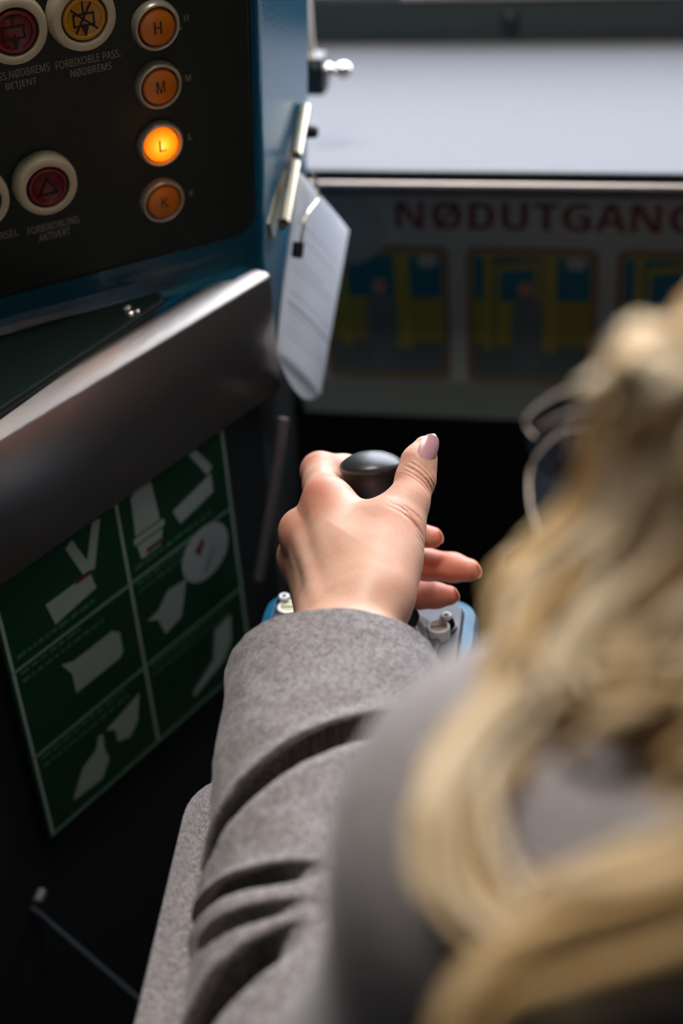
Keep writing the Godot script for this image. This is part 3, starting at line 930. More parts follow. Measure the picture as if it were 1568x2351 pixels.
# ---------------------------------------------------------------- the controller on its armrest
func build_controller():
	var top := 0.795
	var bx := Transform3D(Basis(az(101), Vector3.UP, -az(11)), Vector3(0, top, 0))
	var up := Basis(az(101), az(11), Vector3.UP)      # x across, y forward, z up: for outlines drawn flat
	var L := func(x: float, f: float, h := 0.0) -> Transform3D: return Transform3D(up, bx * Vector3(x, h, -f))
	var o := thing("lever_controller", "blue armrest controller box with a grey top plate and the lever under the hand", "controller", bx * Vector3(-0.1, -0.09, -0.4))
	var mid: Transform3D = L.call(-0.1005, 0.319)
	obj("body", extrude(rrect(0.113, 0.54, 0.016, 7), -0.09, 0.0, 0.006, true), M.box_blue, o, mid)
	var pm: Transform3D = L.call(-0.1005, 0.49)
	obj("gasket", extrude(rrect(0.0985, 0.184, 0.010, 6), -0.001, 0.0007, 0.0002), M.groove, o, pm)
	obj("top_plate", extrude(rrect(0.0965, 0.182, 0.009, 6), 0.0, 0.0030, 0.0010), M.plate, o, pm)
	var z := 0.003
	# stepped rubber rings round the lever's foot
	var prof := []
	for k in 4:
		var r := 0.0285 - k * 0.0056
		prof += [Vector2(r, k * 0.0026), Vector2(r, k * 0.0026 + 0.0022), Vector2(r - 0.0014, k * 0.0026 + 0.0034), Vector2(r - 0.0034, k * 0.0026 + 0.0022)]
	prof.append(Vector2(0.0005, 0.0100))
	obj("bellows", lathe(prof, 64), M.bellows, o, L.call(-0.0894, 0.5427, z))
	# lever, leaning a little forward
	var foot := bx * Vector3(-0.0894, 0.006, -0.5427)
	var head := at(852, 1066, 0.684)
	var ax := (head - foot).normalized()
	var side := ax.cross(az(11)).normalized()
	var lf := frame(side, ax.cross(side), ax, head)
	var len := foot.distance_to(head)
	obj("stem", tube(PackedVector3Array([foot, head - ax * 0.02]), 0.0062, 20), M.black, o)
	var kp := [Vector2(0.00005, 0.0064), Vector2(0.004, 0.0061), Vector2(0.008, 0.0052), Vector2(0.0118, 0.0034), Vector2(0.0144, 0.0015), Vector2(0.0153, 0.0002), Vector2(0.0154, -0.0010), Vector2(0.0150, -0.0022), Vector2(0.0143, -0.0030), Vector2(0.0138, -0.006), Vector2(0.0130, -0.014), Vector2(0.0115, -0.026), Vector2(0.0098, -0.040), Vector2(0.0085, -0.055), Vector2(0.0075, -len * 0.8)]
	var kn := obj("lever_knob", lathe(kp, 56), M.rubber, o, lf)
	kn.set_meta("label", "dark domed lever knob under the hand")
	# switches on the plate
	for s in [[1006, 1437, 1024, 1413], [662, 1392, 652, 1369]]:
		var c := hit(Vector3(0, top + z + 0.0064, 0), Vector3.UP, s[0], s[1])
		c.y = top + z
		var xf := Transform3D(up, c)
		var b := Node3D.new()
		b.name = "slotted_button"
		o.add_child(b, true)
		b.global_transform = xf
		obj("collar", lathe(crisp([Vector2(0.0058, 0.0), Vector2(0.0058, 0.0060), Vector2(0.0056, 0.0064), Vector2(0.0042, 0.0064), Vector2(0.0041, 0.0061), Vector2(0.0041, 0.003)]), 40), M.white_ring, b, xf)
		var half := PackedVector2Array()
		for k in 21: half.append(Vector2(cos(PI * k / 20.0), sin(PI * k / 20.0)) * 0.0037 + Vector2(0, 0.0005))
		var cap := extrude(half, 0.003, 0.0061, 0.0002)
		obj("cap", join([[cap, Transform3D(Basis(Vector3.BACK, 0.12), Vector3.ZERO)], [cap, Transform3D(Basis(Vector3.BACK, PI + 0.12), Vector3.ZERO)]]), M.cream, b, xf)
		var slot := lathe(crisp([Vector2(0.0041, 0.002), Vector2(0.0041, 0.0046), Vector2(0.00005, 0.0046)]), 24)
		obj("slot", slot, M.black, b, xf)
		var c2 := hit(Vector3(0, top + z + 0.008, 0), Vector3.UP, s[2], s[3])
		c2.y = top + z
		var xf2 := Transform3D(up, c2)
		var b2 := Node3D.new()
		b2.name = "plunger"
		o.add_child(b2, true)
		b2.global_transform = xf2
		obj("base_ring", lathe(crisp([Vector2(0.0056, 0), Vector2(0.0056, 0.0014), Vector2(0.0050, 0.0022), Vector2(0.0044, 0.0022)]), 32), M.bellows, b2, xf2)
		obj("cone", lathe([Vector2(0.0046, 0.001), Vector2(0.0045, 0.003), Vector2(0.0038, 0.0052), Vector2(0.0028, 0.0068)], 32), M.black, b2, xf2)
		obj("tip", lathe(crisp([Vector2(0.0028, 0.0055), Vector2(0.0028, 0.0082), Vector2(0.0024, 0.0087), Vector2(0.0013, 0.0087), Vector2(0.0012, 0.006)]), 32), M.white_ring, b2, xf2)
		obj("bore", lathe(crisp([Vector2(0.0014, 0.005), Vector2(0.0014, 0.0078), Vector2(0.00005, 0.0078)]), 16), M.black, b2, xf2)
	var ta := at(890, 1408, 0.704)
	var tb := at(958, 1421, 0.697)
	var tp := PackedVector3Array()
	var tr := PackedFloat32Array()
	for k in [[0.0, 0.0042], [0.6, 0.0047], [0.85, 0.0047], [0.95, 0.0040], [1.0, 0.0028], [1.03, 0.0004]]:
		tp.append(ta.lerp(tb, k[0]))
		tr.append(k[1])
	obj("side_knob", surf(tube_rows(tp, tr, 20), true, false), M.black, o)
	obj("knob_post", tube(PackedVector3Array([ta, Vector3(ta.x, top + 0.002, ta.z)]), 0.0035, 14), M.black, o)
	# the upholstered pad behind it
	var pad := thing("armrest_pad", "grey cloth armrest pad on the blue box beside the sleeve at lower left", "armrest", bx * Vector3(-0.1, 0, -0.25))
	var pc: Transform3D = L.call(-0.0895, 0.237, 0.0005) * Transform3D(Basis(Vector3.BACK, deg_to_rad(4.0)), Vector3.ZERO)
	obj("cushion", extrude(rrect(0.112, 0.40, 0.024, 8), 0.0, 0.020, 0.008, true), M.wool3, pad, pc)
	var pp := PackedVector3Array()
	for q in rrect(0.106, 0.394, 0.022, 8): pp.append(Vector3(q.x, q.y, 0.0150))
	pp.append(pp[0])
	obj("piping", tube(pp, 0.0026, 8), M.wool3, pad, pc)
	# bracket that carries the box on the seat
	var br := cab_box(-0.14, -0.06, 0.40, 0.708, 0.10, 0.20, 0.006)
	obj("bracket", br[0], M.dark, o, br[1])
	var br2 := cab_box(-0.14, 0.26, 0.36, 0.40, 0.10, 0.20, 0.006)
	obj("bracket", br2[0], M.dark, o, br2[1])

# ---------------------------------------------------------------- skin and cloth as a smooth field
var BA := PackedVector3Array()   # bone starts
var BD := PackedVector3Array()   # bone directions
var BI := PackedFloat32Array()
var BR := PackedFloat32Array()
var BS := PackedFloat32Array()
var BK := PackedFloat32Array()
var BG := PackedInt32Array()
var GK := PackedFloat32Array()   # how softly each limb joins the body
var grooves := []                # [point, axis, depth, width, reach, facing]

func clear_field():
	BA = PackedVector3Array(); BD = PackedVector3Array(); BI = PackedFloat32Array(); BR = PackedFloat32Array()
	BS = PackedFloat32Array(); BK = PackedFloat32Array(); BG = PackedInt32Array(); GK = PackedFloat32Array([0.0])
	grooves = []

func bone(a: Vector3, b: Vector3, ra: float, rb: float, k: float, g: int):
	BA.append(a); BD.append(b - a); BI.append(1.0 / maxf(1e-9, (b - a).length_squared()))
	BR.append(ra); BS.append(rb - ra); BK.append(k); BG.append(g)

func chain(joints: Array, k: float, g: int, join_k := 0.006):
	while GK.size() <= g: GK.append(0.006)
	GK[g] = join_k
	for i in joints.size() - 1:
		var a: Array = joints[i]
		var b: Array = joints[i + 1]
		bone(a[0], b[0], a[1], b[1], k, g)

func J(x: float, y: float, d: float, r: float) -> Array:
	return [at(x, y, d), r]

func smin(a: float, b: float, k: float) -> float:
	var h := maxf(k - absf(a - b), 0.0)
	return minf(a, b) - h * h / (4.0 * k)

func field(p: Vector3, idx: PackedInt32Array) -> float:
	var body := 1.0
	var best := 1.0
	var cur := 1.0
	var g := 0
	for i in idx:
		var gi := BG[i]
		if gi != g:
			if g == 0: body = cur
			else: best = minf(best, smin(body, cur, GK[g]))
			cur = 1.0
			g = gi
		var pa := p - BA[i]
		var h := clampf(pa.dot(BD[i]) * BI[i], 0.0, 1.0)
		var d := (pa - BD[i] * h).length() - BR[i] - BS[i] * h
		var k := BK[i]
		var e := absf(d - cur)
		cur = minf(d, cur) - (0.0 if e >= k else (k - e) * (k - e) / (4.0 * k))
	if g == 0: body = cur
	else: best = minf(best, smin(body, cur, GK[g]))
	return minf(best, body)

func carved(p: Vector3, d: float) -> float:
	for c in grooves:
		var q: Vector3 = p - c[0]
		var r: float = c[4]
		if absf(q.x) > r or absf(q.y) > r or absf(q.z) > r: continue
		var t: float = q.dot(c[1])
		var w: float = c[3]
		if absf(t) > 3.0 * w: continue
		var m := clampf(1.0 - q.length() / r, 0.0, 1.0)
		d += c[2] * exp(-t * t / (w * w)) * minf(1.0, m * 2.0)
	return d

func add_field(st: SurfaceTool, cell: float, lo: Vector3, hi: Vector3, tone: Callable, count: int) -> int:
	# surface nets over the blocks of the box lo..hi that the surface may cross; returns the vertex count
	const B := 8
	var nb := Vector3i(((hi - lo) / (cell * B)).ceil())
	var n := nb * B
	var nx := n.x + 1
	var ny := n.y + 1
	var nz := n.z + 1
	var f := PackedFloat32Array()
	f.resize(nx * ny * nz)
	f.fill(1.0)
	var reach := cell * B * 0.5 * sqrt(3.0)
	var live := []
	var all := PackedInt32Array(range(BA.size()))
	for bz in nb.z + 1:
		for by in nb.y + 1:
			for bx in nb.x + 1:
				var c := lo + Vector3(bx + 0.5, by + 0.5, bz + 0.5) * cell * B
				var idx := PackedInt32Array()
				for i in BA.size():
					var pa := c - BA[i]
					var h := clampf(pa.dot(BD[i]) * BI[i], 0.0, 1.0)
					if (pa - BD[i] * h).length() - BR[i] - BS[i] * h < reach * 2.0 + maxf(BK[i], GK[BG[i]]) + cell * 2.0: idx.append(i)
				var v := field(c, idx) if idx.size() else 1.0
				var on := absf(v) < reach * 1.15 + 0.004
				if on: live.append([bx, by, bz, idx])
				if not on and v > 0: continue
				for z in range(bz * B, mini(bz * B + B, nz)):
					for y in range(by * B, mini(by * B + B, ny)):
						var row := (z * ny + y) * nx
						for x in range(bx * B, mini(bx * B + B, nx)):
							if on:
								var p := lo + Vector3(x, y, z) * cell
								var d := field(p, idx)
								if grooves and absf(d) < 0.004: d = carved(p, d)
								f[row + x] = d
							else:
								f[row + x] = -1.0
	var vid := PackedInt32Array()
	vid.resize(nx * ny * nz)
	vid.fill(-1)
	var off := [0, 1, nx, nx + 1, nx * ny, nx * ny + 1, nx * ny + nx, nx * ny + nx + 1]
	var cor := [Vector3(0, 0, 0), Vector3(1, 0, 0), Vector3(0, 1, 0), Vector3(1, 1, 0), Vector3(0, 0, 1), Vector3(1, 0, 1), Vector3(0, 1, 1), Vector3(1, 1, 1)]
	var edges := [[0, 1], [2, 3], [4, 5], [6, 7], [0, 2], [1, 3], [4, 6], [5, 7], [0, 4], [1, 5], [2, 6], [3, 7]]
	var v8 := PackedFloat32Array()
	v8.resize(8)
	for b in live:
		var idx: PackedInt32Array = b[3]
		for z in range(b[2] * B, mini(b[2] * B + B, nz - 1)):
			for y in range(b[1] * B, mini(b[1] * B + B, ny - 1)):
				for x in range(b[0] * B, mini(b[0] * B + B, nx - 1)):
					var at0: int = (z * ny + y) * nx + x
					var neg := 0
					for k in 8:
						v8[k] = f[at0 + off[k]]
						if v8[k] < 0.0: neg += 1
					if neg == 0 or neg == 8: continue
					var s := Vector3.ZERO
					var m := 0
					for e in edges:
						var a := v8[e[0]]
						var c := v8[e[1]]
						if (a < 0.0) != (c < 0.0):
							s += (cor[e[0]] as Vector3).lerp(cor[e[1]], a / (a - c))
							m += 1
					var p := lo + (Vector3(x, y, z) + s / m) * cell
					# the normal is the field's slope
					var e := cell * 0.4
					var g := Vector3.ZERO
					for q in [Vector3(1, -1, -1), Vector3(-1, -1, 1), Vector3(-1, 1, -1), Vector3(1, 1, 1)]:
						var pq: Vector3 = p + q * e
						var d := field(pq, idx)
						if grooves: d = carved(pq, d)
						g += q * d
					g = g.normalized()
					st.set_normal(g)
					st.set_color(tone.call(p, g))
					st.set_uv(Vector2(p.x, p.y))
					st.add_vertex(p)
					vid[at0] = count
					count += 1
	for b in live:
		for z in range(maxi(1, b[2] * B), mini(b[2] * B + B, nz - 1)):
			for y in range(maxi(1, b[1] * B), mini(b[1] * B + B, ny - 1)):
				for x in range(maxi(1, b[0] * B), mini(b[0] * B + B, nx - 1)):
					var i: int = (z * ny + y) * nx + x
					var s0 := f[i] < 0.0
					for w in [[1, nx, nx * ny], [nx, nx * ny, 1], [nx * ny, 1, nx]]:
						if (f[i + w[0]] < 0.0) == s0: continue
						var q0 := vid[i]
						var q1 := vid[i - w[1]]
						var q2 := vid[i - w[1] - w[2]]
						var q3 := vid[i - w[2]]
						if q0 < 0 or q1 < 0 or q2 < 0 or q3 < 0: continue
						for t in ([q0, q2, q1, q0, q3, q2] if s0 else [q0, q1, q2, q0, q2, q3]): st.add_index(t)
	return count

func skin_tone(p: Vector3, g: Vector3) -> Color:
	var base := c8(222, 176, 151).srgb_to_linear()
	var red := c8(208, 130, 104).srgb_to_linear()
	var m := 0.0
	for s in redness: m = maxf(m, s[2] * clampf(1.5 - p.distance_to(s[0]) / s[1], 0.0, 1.0))
	m += 0.10 + 0.26 * blotch.get_noise_3dv(p * 1000.0) + 0.06 * blotch.get_noise_3dv(p * 4000.0)
	return base.lerp(red, clampf(m, 0.0, 1.0))

var redness := []
var blotch := FastNoiseLite.new()
var plain_tone := func(_p: Vector3, _g: Vector3) -> Color: return Color.WHITE

func nail(c: Vector3, axis: Vector3, out: Vector3, w: float, l: float, curve: float, tip_from := 0.75) -> Array:
	# a curved, closed shell; returns [mesh of the plate]
	var side := axis.cross(out).normalized()
	var rows := []
	for layer in 2:
		var lst := range(13) if layer == 0 else range(12, -1, -1)
		for j in lst:
			var y: float = j / 12.0
			var ww := w * sqrt(maxf(0.05, 1.0 - pow((0.25 - y) / 0.27, 2.0))) if y < 0.25 else (w * sqrt(maxf(0.004, 1.0 - pow((y - 0.45) / 0.5505, 2.0))) if y > 0.45 else w)
			var row := PackedVector3Array()
			for i in 13:
				var x := (i / 12.0 - 0.5) * ww
				var a := x / curve
				var p := c + side * (sin(a) * curve) + out * ((cos(a) - 1.0) * curve) + axis * ((y - 0.5) * l)
				p += out * (-0.0008 * pow((y - 0.35) * 2.0, 2.0) - (0.0005 if layer else 0.0) - (0.0006 if y < 0.08 else 0.0))
				row.append(p)
			rows.append(row)
	return rows

# a fold across its run: [place, where the cloth lies along the arm, how far in or out]
const FOLD := [[-0.6, -0.6, 0.0], [-0.1, -0.05, 0.12], [0.05, 0.0, 0.0], [0.15, -0.15, -0.2], [0.3, -1.3, -0.45], [0.45, -1.4, -1.1], [0.6, -0.2, -1.45], [0.75, 0.35, -1.2], [0.9, 0.8, -0.3], [1.0, 1.05, 0.05], [1.4, 1.4, 0.12], [2.2, 2.2, 0.0]]

func build_person():
	blotch.frequency = 0.08
	blotch.fractal_octaves = 2
	var wool: StandardMaterial3D = M.wool
	var sh_l := at(1275, 1965, 0.303)
	var elbow := Vector3(0.0, 0.80, -0.235)
	var neck := Vector3(0.195, 1.09, -0.14)
	var head := Vector3(0.20, 1.255, -0.185)
	var sh_r := Vector3(0.345, 1.03, -0.06)
	var pelvis := Vector3(0.23, 0.52, 0.06)
	var person := thing("person", "seated driver in a grey wool jacket with long blond hair, left hand gripping the lever", "person", Vector3(0.2, 0.0, -0.2))
	# ---- skin: left hand first, in fine cells
	clear_field()
	var k := 0.012
	GK = PackedFloat32Array([0.012])
	bone(at(832, 1500, 0.596), at(829, 1418, 0.614), 0.0165, 0.0153, k, 0)
	bone(at(768, 1500, 0.602), at(762, 1418, 0.622), 0.0175, 0.0160, k, 0)
	bone(at(833, 1390, 0.622), at(752, 1152, 0.667), 0.0155, 0.0094, k, 0)
	bone(at(746, 1166, 0.667), at(700, 1216, 0.672), 0.0078, 0.0078, 0.004, 0)
	bone(at(700, 1222, 0.673), at(699, 1290, 0.685), 0.0082, 0.0086, 0.004, 0)
	bone(at(800, 1400, 0.624), at(697, 1222, 0.672), 0.0155, 0.0094, 0.007, 0)
	bone(at(775, 1400, 0.632), at(690, 1278, 0.686), 0.0145, 0.0096, 0.009, 0)
	bone(at(752, 1405, 0.640), at(712, 1328, 0.698), 0.0135, 0.0096, 0.009, 0)
	bone(at(846, 1392, 0.618), at(890, 1288, 0.635), 0.0122, 0.0132, k, 0)
	bone(at(835, 1275, 0.643), at(880, 1225, 0.645), 0.0160, 0.0085, 0.014, 0)
	bone(at(790, 1192, 0.662), at(893, 1206, 0.645), 0.0095, 0.0080, 0.012, 0)
	bone(at(830, 1330, 0.638), at(780, 1250, 0.662), 0.0190, 0.0150, k, 0)
	# tendons and veins
	bone(at(738, 1390, 0.610), at(690, 1225, 0.661), 0.0022, 0.0030, 0.005, 0)
	bone(at(790, 1380, 0.6065), at(730, 1180, 0.6575), 0.0020, 0.0026, 0.005, 0)
	chain([J(750, 1150, 0.668, 0.0098), J(738, 1112, 0.688, 0.0090), J(735, 1082, 0.706, 0.0096), J(790, 1082, 0.716, 0.0084), J(842, 1090, 0.722, 0.0080), J(892, 1118, 0.712, 0.0066)], 0.0025, 1, 0.010)
	chain([J(694, 1222, 0.672, 0.0102), J(740, 1205, 0.700, 0.0090), J(775, 1195, 0.718, 0.0092), J(900, 1218, 0.724, 0.0078), J(992, 1234, 0.706, 0.0054)], 0.0025, 2, 0.006)
	chain([J(690, 1278, 0.686, 0.0098), J(780, 1276, 0.712, 0.0086), J(850, 1278, 0.724, 0.0088), J(980, 1296, 0.722, 0.0079), J(1040, 1303, 0.714, 0.0073), J(1077, 1309, 0.708, 0.0058)], 0.0025, 3, 0.006)
	chain([J(712, 1328, 0.698, 0.0096), J(875, 1362, 0.716, 0.0074), J(960, 1367, 0.702, 0.0067), J(1000, 1367, 0.700, 0.0063), J(1030, 1367, 0.699, 0.0050)], 0.0025, 4, 0.006)
	chain([J(868, 1350, 0.620, 0.0130), J(912, 1207, 0.642, 0.0102), J(940, 1150, 0.648, 0.0088), J(954, 1100, 0.655, 0.0090), J(962, 1060, 0.657, 0.0080), J(976, 1028, 0.659, 0.0056)], 0.003, 5, 0.014)
	for r in [[1, 728, 1135, 0.658, 0.014, 0.65], [0, 725, 1060, 0.700, 0.013, 0.4], [0, 655, 1205, 0.665, 0.014, 0.45], [0, 655, 1290, 0.675, 0.014, 0.4], [0, 725, 1260, 0.650, 0.010, 0.18], [0, 1010, 1235, 0.704, 0.016, 0.9], [0, 1050, 1305, 0.712, 0.026, 0.95], [0, 1010, 1367, 0.700, 0.022, 0.95], [0, 955, 1100, 0.646, 0.012, 0.3], [0, 925, 1190, 0.63, 0.010, 0.3]]:
		redness.append([at(r[1], r[2], r[3]), r[4], r[5]])
	# creases: thumb knuckle, thumb root, index knuckle
	var tax := (at(958, 1080, 0.656) - at(940, 1150, 0.648)).normalized()
	var tsl := (tax + (at(960, 1100, 0.65) - at(910, 1085, 0.65)).normalized() * 0.45).normalized()
	var tc := at(968, 1096, 0.6465)
	for q in [[-0.0040, 0.0003, 0.0005], [-0.0022, 0.0006, 0.0005], [-0.0002, 0.0010, 0.0006], [0.0020, 0.0006, 0.0005], [0.0040, 0.0002, 0.0005]]:
		grooves.append([tc + tsl * q[0], tsl, q[1], q[2], 0.0105, Vector3.ZERO])
	for q in [[935, 1185, 0.0004], [925, 1170, 0.0003], [940, 1198, 0.0005], [950, 1212, 0.0005], [958, 1230, 0.0005], [915, 1180, 0.0003], [962, 1250, 0.0004], [950, 1176, 0.0003], [965, 1272, 0.0003]]:
		var gx := (tax + (at(960, 1100, 0.65) - at(910, 1100, 0.65)).normalized() * rng.randf_range(0.2, 0.9)).normalized()
		grooves.append([at(q[0], q[1], 0.632), gx, q[2], 0.0005, 0.0075, Vector3.ZERO])
	var iax := (at(736, 1100, 0.695) - at(745, 1160, 0.66)).normalized()
	for q in [-0.004, -0.0015, 0.0012, 0.004]:
		grooves.append([at(738, 1052, 0.698) + iax * q, iax, 0.0003, 0.0005, 0.009, Vector3.ZERO])
	var st := SurfaceTool.new()
	st.begin(Mesh.PRIMITIVE_TRIANGLES)
	var lo := Vector3.INF
	var hi := -Vector3.INF
	for i in BA.size():
		for p in [BA[i], BA[i] + BD[i]]:
			lo = lo.min(p - Vector3.ONE * 0.024)
			hi = hi.max(p + Vector3.ONE * 0.024)
	var count := add_field(st, HAND_CELL, lo, hi, skin_tone, 0)
	# ---- head, neck, body and the other arm in coarser cells
	clear_field()
	grooves = []
	var fd := az(-4)
	var fs := az(86)
	GK = PackedFloat32Array([0.02])
	bone(head + Vector3.UP * 0.012 - fd * 0.018, head + Vector3.UP * 0.015 + fd * 0.012, 0.083, 0.079, 0.03, 0)
	bone(head + fd * 0.045 + Vector3.DOWN * 0.035, head + fd * 0.055 + Vector3.DOWN * 0.085, 0.050, 0.030, 0.03, 0)
	bone(head + fd * 0.088 + Vector3.UP * 0.005, head + fd * 0.104 + Vector3.DOWN * 0.030, 0.009, 0.012, 0.014, 0)
	bone(head + fd * 0.082 + fs * 0.018 + Vector3.DOWN * 0.060, head + fd * 0.082 - fs * 0.018 + Vector3.DOWN * 0.060, 0.008, 0.008, 0.010, 0)
	for s in [-1, 1]:
		bone(head + fs * 0.079 * s + Vector3.UP * 0.012, head + fs * 0.081 * s + Vector3.DOWN * 0.025, 0.014, 0.010, 0.01, 0)
		bone(head + fs * 0.012 * s + fd * 0.080 + Vector3.UP * 0.022, head + fs * 0.045 * s + fd * 0.068 + Vector3.UP * 0.022, 0.012, 0.012, 0.02, 0)
	bone(head + Vector3.DOWN * 0.05, neck + Vector3.DOWN * 0.03, 0.052, 0.055, 0.04, 0)
	bone(neck + Vector3.DOWN * 0.08, pelvis, 0.085, 0.10, 0.05, 0)
	bone(neck + Vector3.DOWN * 0.05, sh_l + Vector3.DOWN * 0.008, 0.045, 0.030, 0.04, 0)
	bone(sh_l + Vector3.DOWN * 0.008, elbow, 0.030, 0.030, 0.03, 0)
	bone(elbow, at(806, 1600, 0.594), 0.028, 0.016, 0.03, 0)
	bone(neck + Vector3.DOWN * 0.05, sh_r + Vector3.DOWN * 0.008, 0.045, 0.030, 0.04, 0)
	var elbow_r := Vector3(0.44, 0.78, -0.03)
	var wrist_r := Vector3(0.36, 0.66, -0.22)
	bone(sh_r, elbow_r, 0.034, 0.032, 0.03, 0)
	bone(elbow_r, wrist_r, 0.034, 0.022, 0.03, 0)
	var palm := Vector3(0.345, 0.645, -0.29)
	bone(wrist_r, palm, 0.022, 0.024, 0.02, 0)
	bone(palm + Vector3(-0.02, 0, 0), palm + Vector3(0.03, 0, 0), 0.016, 0.014, 0.02, 0)
	for q in 4:
		var a := palm + Vector3(-0.027 + q * 0.019, 0, -0.012)
		var ln: float = [0.042, 0.047, 0.043, 0.034][q]
		chain([[a, 0.0095], [a + Vector3(0, -0.006, -ln), 0.0088], [a + Vector3(0, -0.028, -ln * 1.35), 0.0076]], 0.004, q + 1, 0.008)
	chain([[palm + Vector3(-0.02, 0, 0.02), 0.013], [palm + Vector3(-0.045, -0.005, -0.01), 0.011], [palm + Vector3(-0.05, -0.012, -0.042), 0.009]], 0.005, 5, 0.012)
	for s in [-1, 1]:
		var hip := pelvis + Vector3(0.085 * s, -0.02, -0.02)
		var knee := Vector3(0.235 + 0.12 * s, 0.53, -0.40)
		var ank := Vector3(0.235 + 0.12 * s, 0.10, -0.44)
		bone(hip, knee, 0.075, 0.050, 0.04, 0)
		bone(knee, ank, 0.048, 0.034, 0.03, 0)
	count = add_field(st, 0.010, Vector3(-0.08, 0.02, -0.62), Vector3(0.52, 1.40, 0.24), skin_tone, count)
	var skin := mat(Color.WHITE, 0.46, 0.0, 0.45)
	skin.vertex_color_use_as_albedo = true
	skin.subsurf_scatter_enabled = true
	skin.subsurf_scatter_strength = 0.12
	var pores := noise_tex(noise(0.045, FastNoiseLite.TYPE_CELLULAR, 2, 12), 512, [], true, 2.0)
	grain(skin, pores, Vector3.ONE * 40, 0.65)
	obj("body", st.commit(), skin, person)
	# ---- nails
	var polish := mat(c8(222, 166, 172), 0.24, 0.15, 0.6)
	polish.clearcoat_enabled = true
	polish.clearcoat = 0.8
	polish.clearcoat_roughness = 0.2
	var tipax := (at(994, 1000, 0.660) - at(975, 1055, 0.657)).normalized()
	var nout := (cam_r * 0.50 + cam_u * 0.36 - cam_f * 0.80).normalized()
	nout = (nout - tipax * nout.dot(tipax)).normalized()
	obj("fingernail", surf(nail(at(989, 1031, 0.6500), tipax, nout, 0.0112, 0.0160, 0.0064), false, true), polish, person).set_meta("label", "glossy pink thumbnail")
	var nude := mat(c8(238, 196, 168), 0.3, 0.0, 0.5)
	nude.backlight_enabled = true
	nude.backlight = Color(0.8, 0.68, 0.58)
	for q in [[1096, 1309, 0.7070, 0.0092], [1046, 1365, 0.6980, 0.0080], [1009, 1232, 0.7050, 0.0080]]:
		# the tips curl back towards the wrist, so their nails show at the far right end
		var axn := (cam_r * 0.50 - cam_f * 0.84 - cam_u * 0.12).normalized()
		var ou := cam_r * 0.86 + cam_f * 0.42 + cam_u * 0.22
		ou = (ou - axn * ou.dot(axn)).normalized()
		obj("fingernail", surf(nail(at(q[0], q[1], q[2]) + ou * 0.0008, axn, ou, q[3], q[3] * 1.15, 0.0052), false, true), nude, person)
	# ---- jacket: the forearm sleeve with its folds
	var ycs := [1545.0, 1800.0, 2060.0, 2450.0, 2900.0]
	var path := spline([at(768, 1545, 0.605), at(763, 1800, 0.567), at(759, 2060, 0.530), at(754, 2450, 0.487), elbow], 440)
	var radii := fspline([0.0445, 0.0465, 0.0460, 0.0480, 0.0520], 440)
	var yc := fspline(ycs, 440)
	var run := PackedFloat32Array([0.0])
	for i in range(1, 440): run.append(run[-1] + path[i].distance_to(path[i - 1]))
	var at_yc := func(y: float) -> float:
		for i in range(1, 440):
			if yc[i] >= y: return run[i]
		return run[-1]
	# folds: [yc over the top, yc at the left, depth, width, from angle, to angle]
	var folds := [[1830, 2015, 0.019, 0.0125, 62, 200], [2120, 2124, 0.017, 0.0085, 106, 182], [2196, 2240, 0.010, 0.0055, 110, 140], [2225, 2410, 0.020, 0.0130, 112, 195]]
	var fm := []
	for q in folds: fm.append([at_yc.call(q[0]), at_yc.call(q[1]), q[2], q[3], q[4], q[5]])
	var seg := 144
	var rows := []
	var wn := noise(1.0, FastNoiseLite.TYPE_SIMPLEX_SMOOTH, 2, 31)
	var up := Vector3.UP
	for i in range(-12, 440):
		var inner := i < 0
		var j := -i - 1 if inner else i
		var t := (path[mini(j + 1, 439)] - path[maxi(j - 1, 0)]).normalized()
		var sx := up.cross(t).normalized()
		var sy := t.cross(sx).normalized()
		if sx.dot(cam_r) < 0: sx = -sx
		if sy.dot(Vector3.UP) < 0: sy = -sy
		var row := PackedVector3Array()
		for s in seg:
			var a := TAU * s / seg
			var deg := rad_to_deg(a)
			var r: float = radii[j]
			var shift := 0.0
			var d := Vector2(cos(a) * 1.03, sin(a) * 0.97)
			var p0 := path[j] + (sx * d.x + sy * d.y) * r
			r += 0.0016 * wn.get_noise_3dv(p0 * 28.0) + 0.0004 * wn.get_noise_3dv(p0 * 90.0)
			for q in fm:
				var here := lerpf(q[0], q[1], clampf((deg - 90.0) / 90.0, -0.5, 1.2) if deg < 270 else -0.5)
				var dl: float = (run[j] - here) / q[3]
				var fade := smoothstep(q[4] - 26.0, q[4] + 30.0, deg) * (1.0 - smoothstep(q[5] - 12.0, q[5] + 24.0, deg))
				if fade <= 0.0: continue
				if dl < -0.6 or dl > 2.2: continue
				var c := 0
				while FOLD[c + 1][0] < dl: c += 1
				var u: float = (dl - FOLD[c][0]) / (FOLD[c + 1][0] - FOLD[c][0])
				shift += (lerpf(FOLD[c][1], FOLD[c + 1][1], u) - dl) * q[3] * fade
				r += lerpf(FOLD[c][2], FOLD[c + 1][2], u) * q[2] * fade
			if inner: r -= 0.0022 if i < -1 else 0.0008
			elif i == 0: r -= 0.0008
			row.append(path[j] + t * shift + (sx * d.x + sy * d.y) * r)
		rows.append(row)
	rows.reverse()
	wool.uv1_scale = Vector3(1, 1, 1)
	obj("sleeve", surf(rows, true, false, true, Vector2(5.0, 4.0)), wool, person)
	# ---- jacket body
	clear_field()
	bone(sh_l, sh_l.lerp(elbow, 0.55), 0.0415, 0.049, 0.02, 0)
	bone(sh_l.lerp(elbow, 0.55), elbow, 0.049, 0.054, 0.02, 0)
	bone(elbow, path[350], 0.054, 0.047, 0.01, 0)
	bone(neck + Vector3(-0.03, -0.035, 0.02), sh_l, 0.058, 0.041, 0.03, 0)
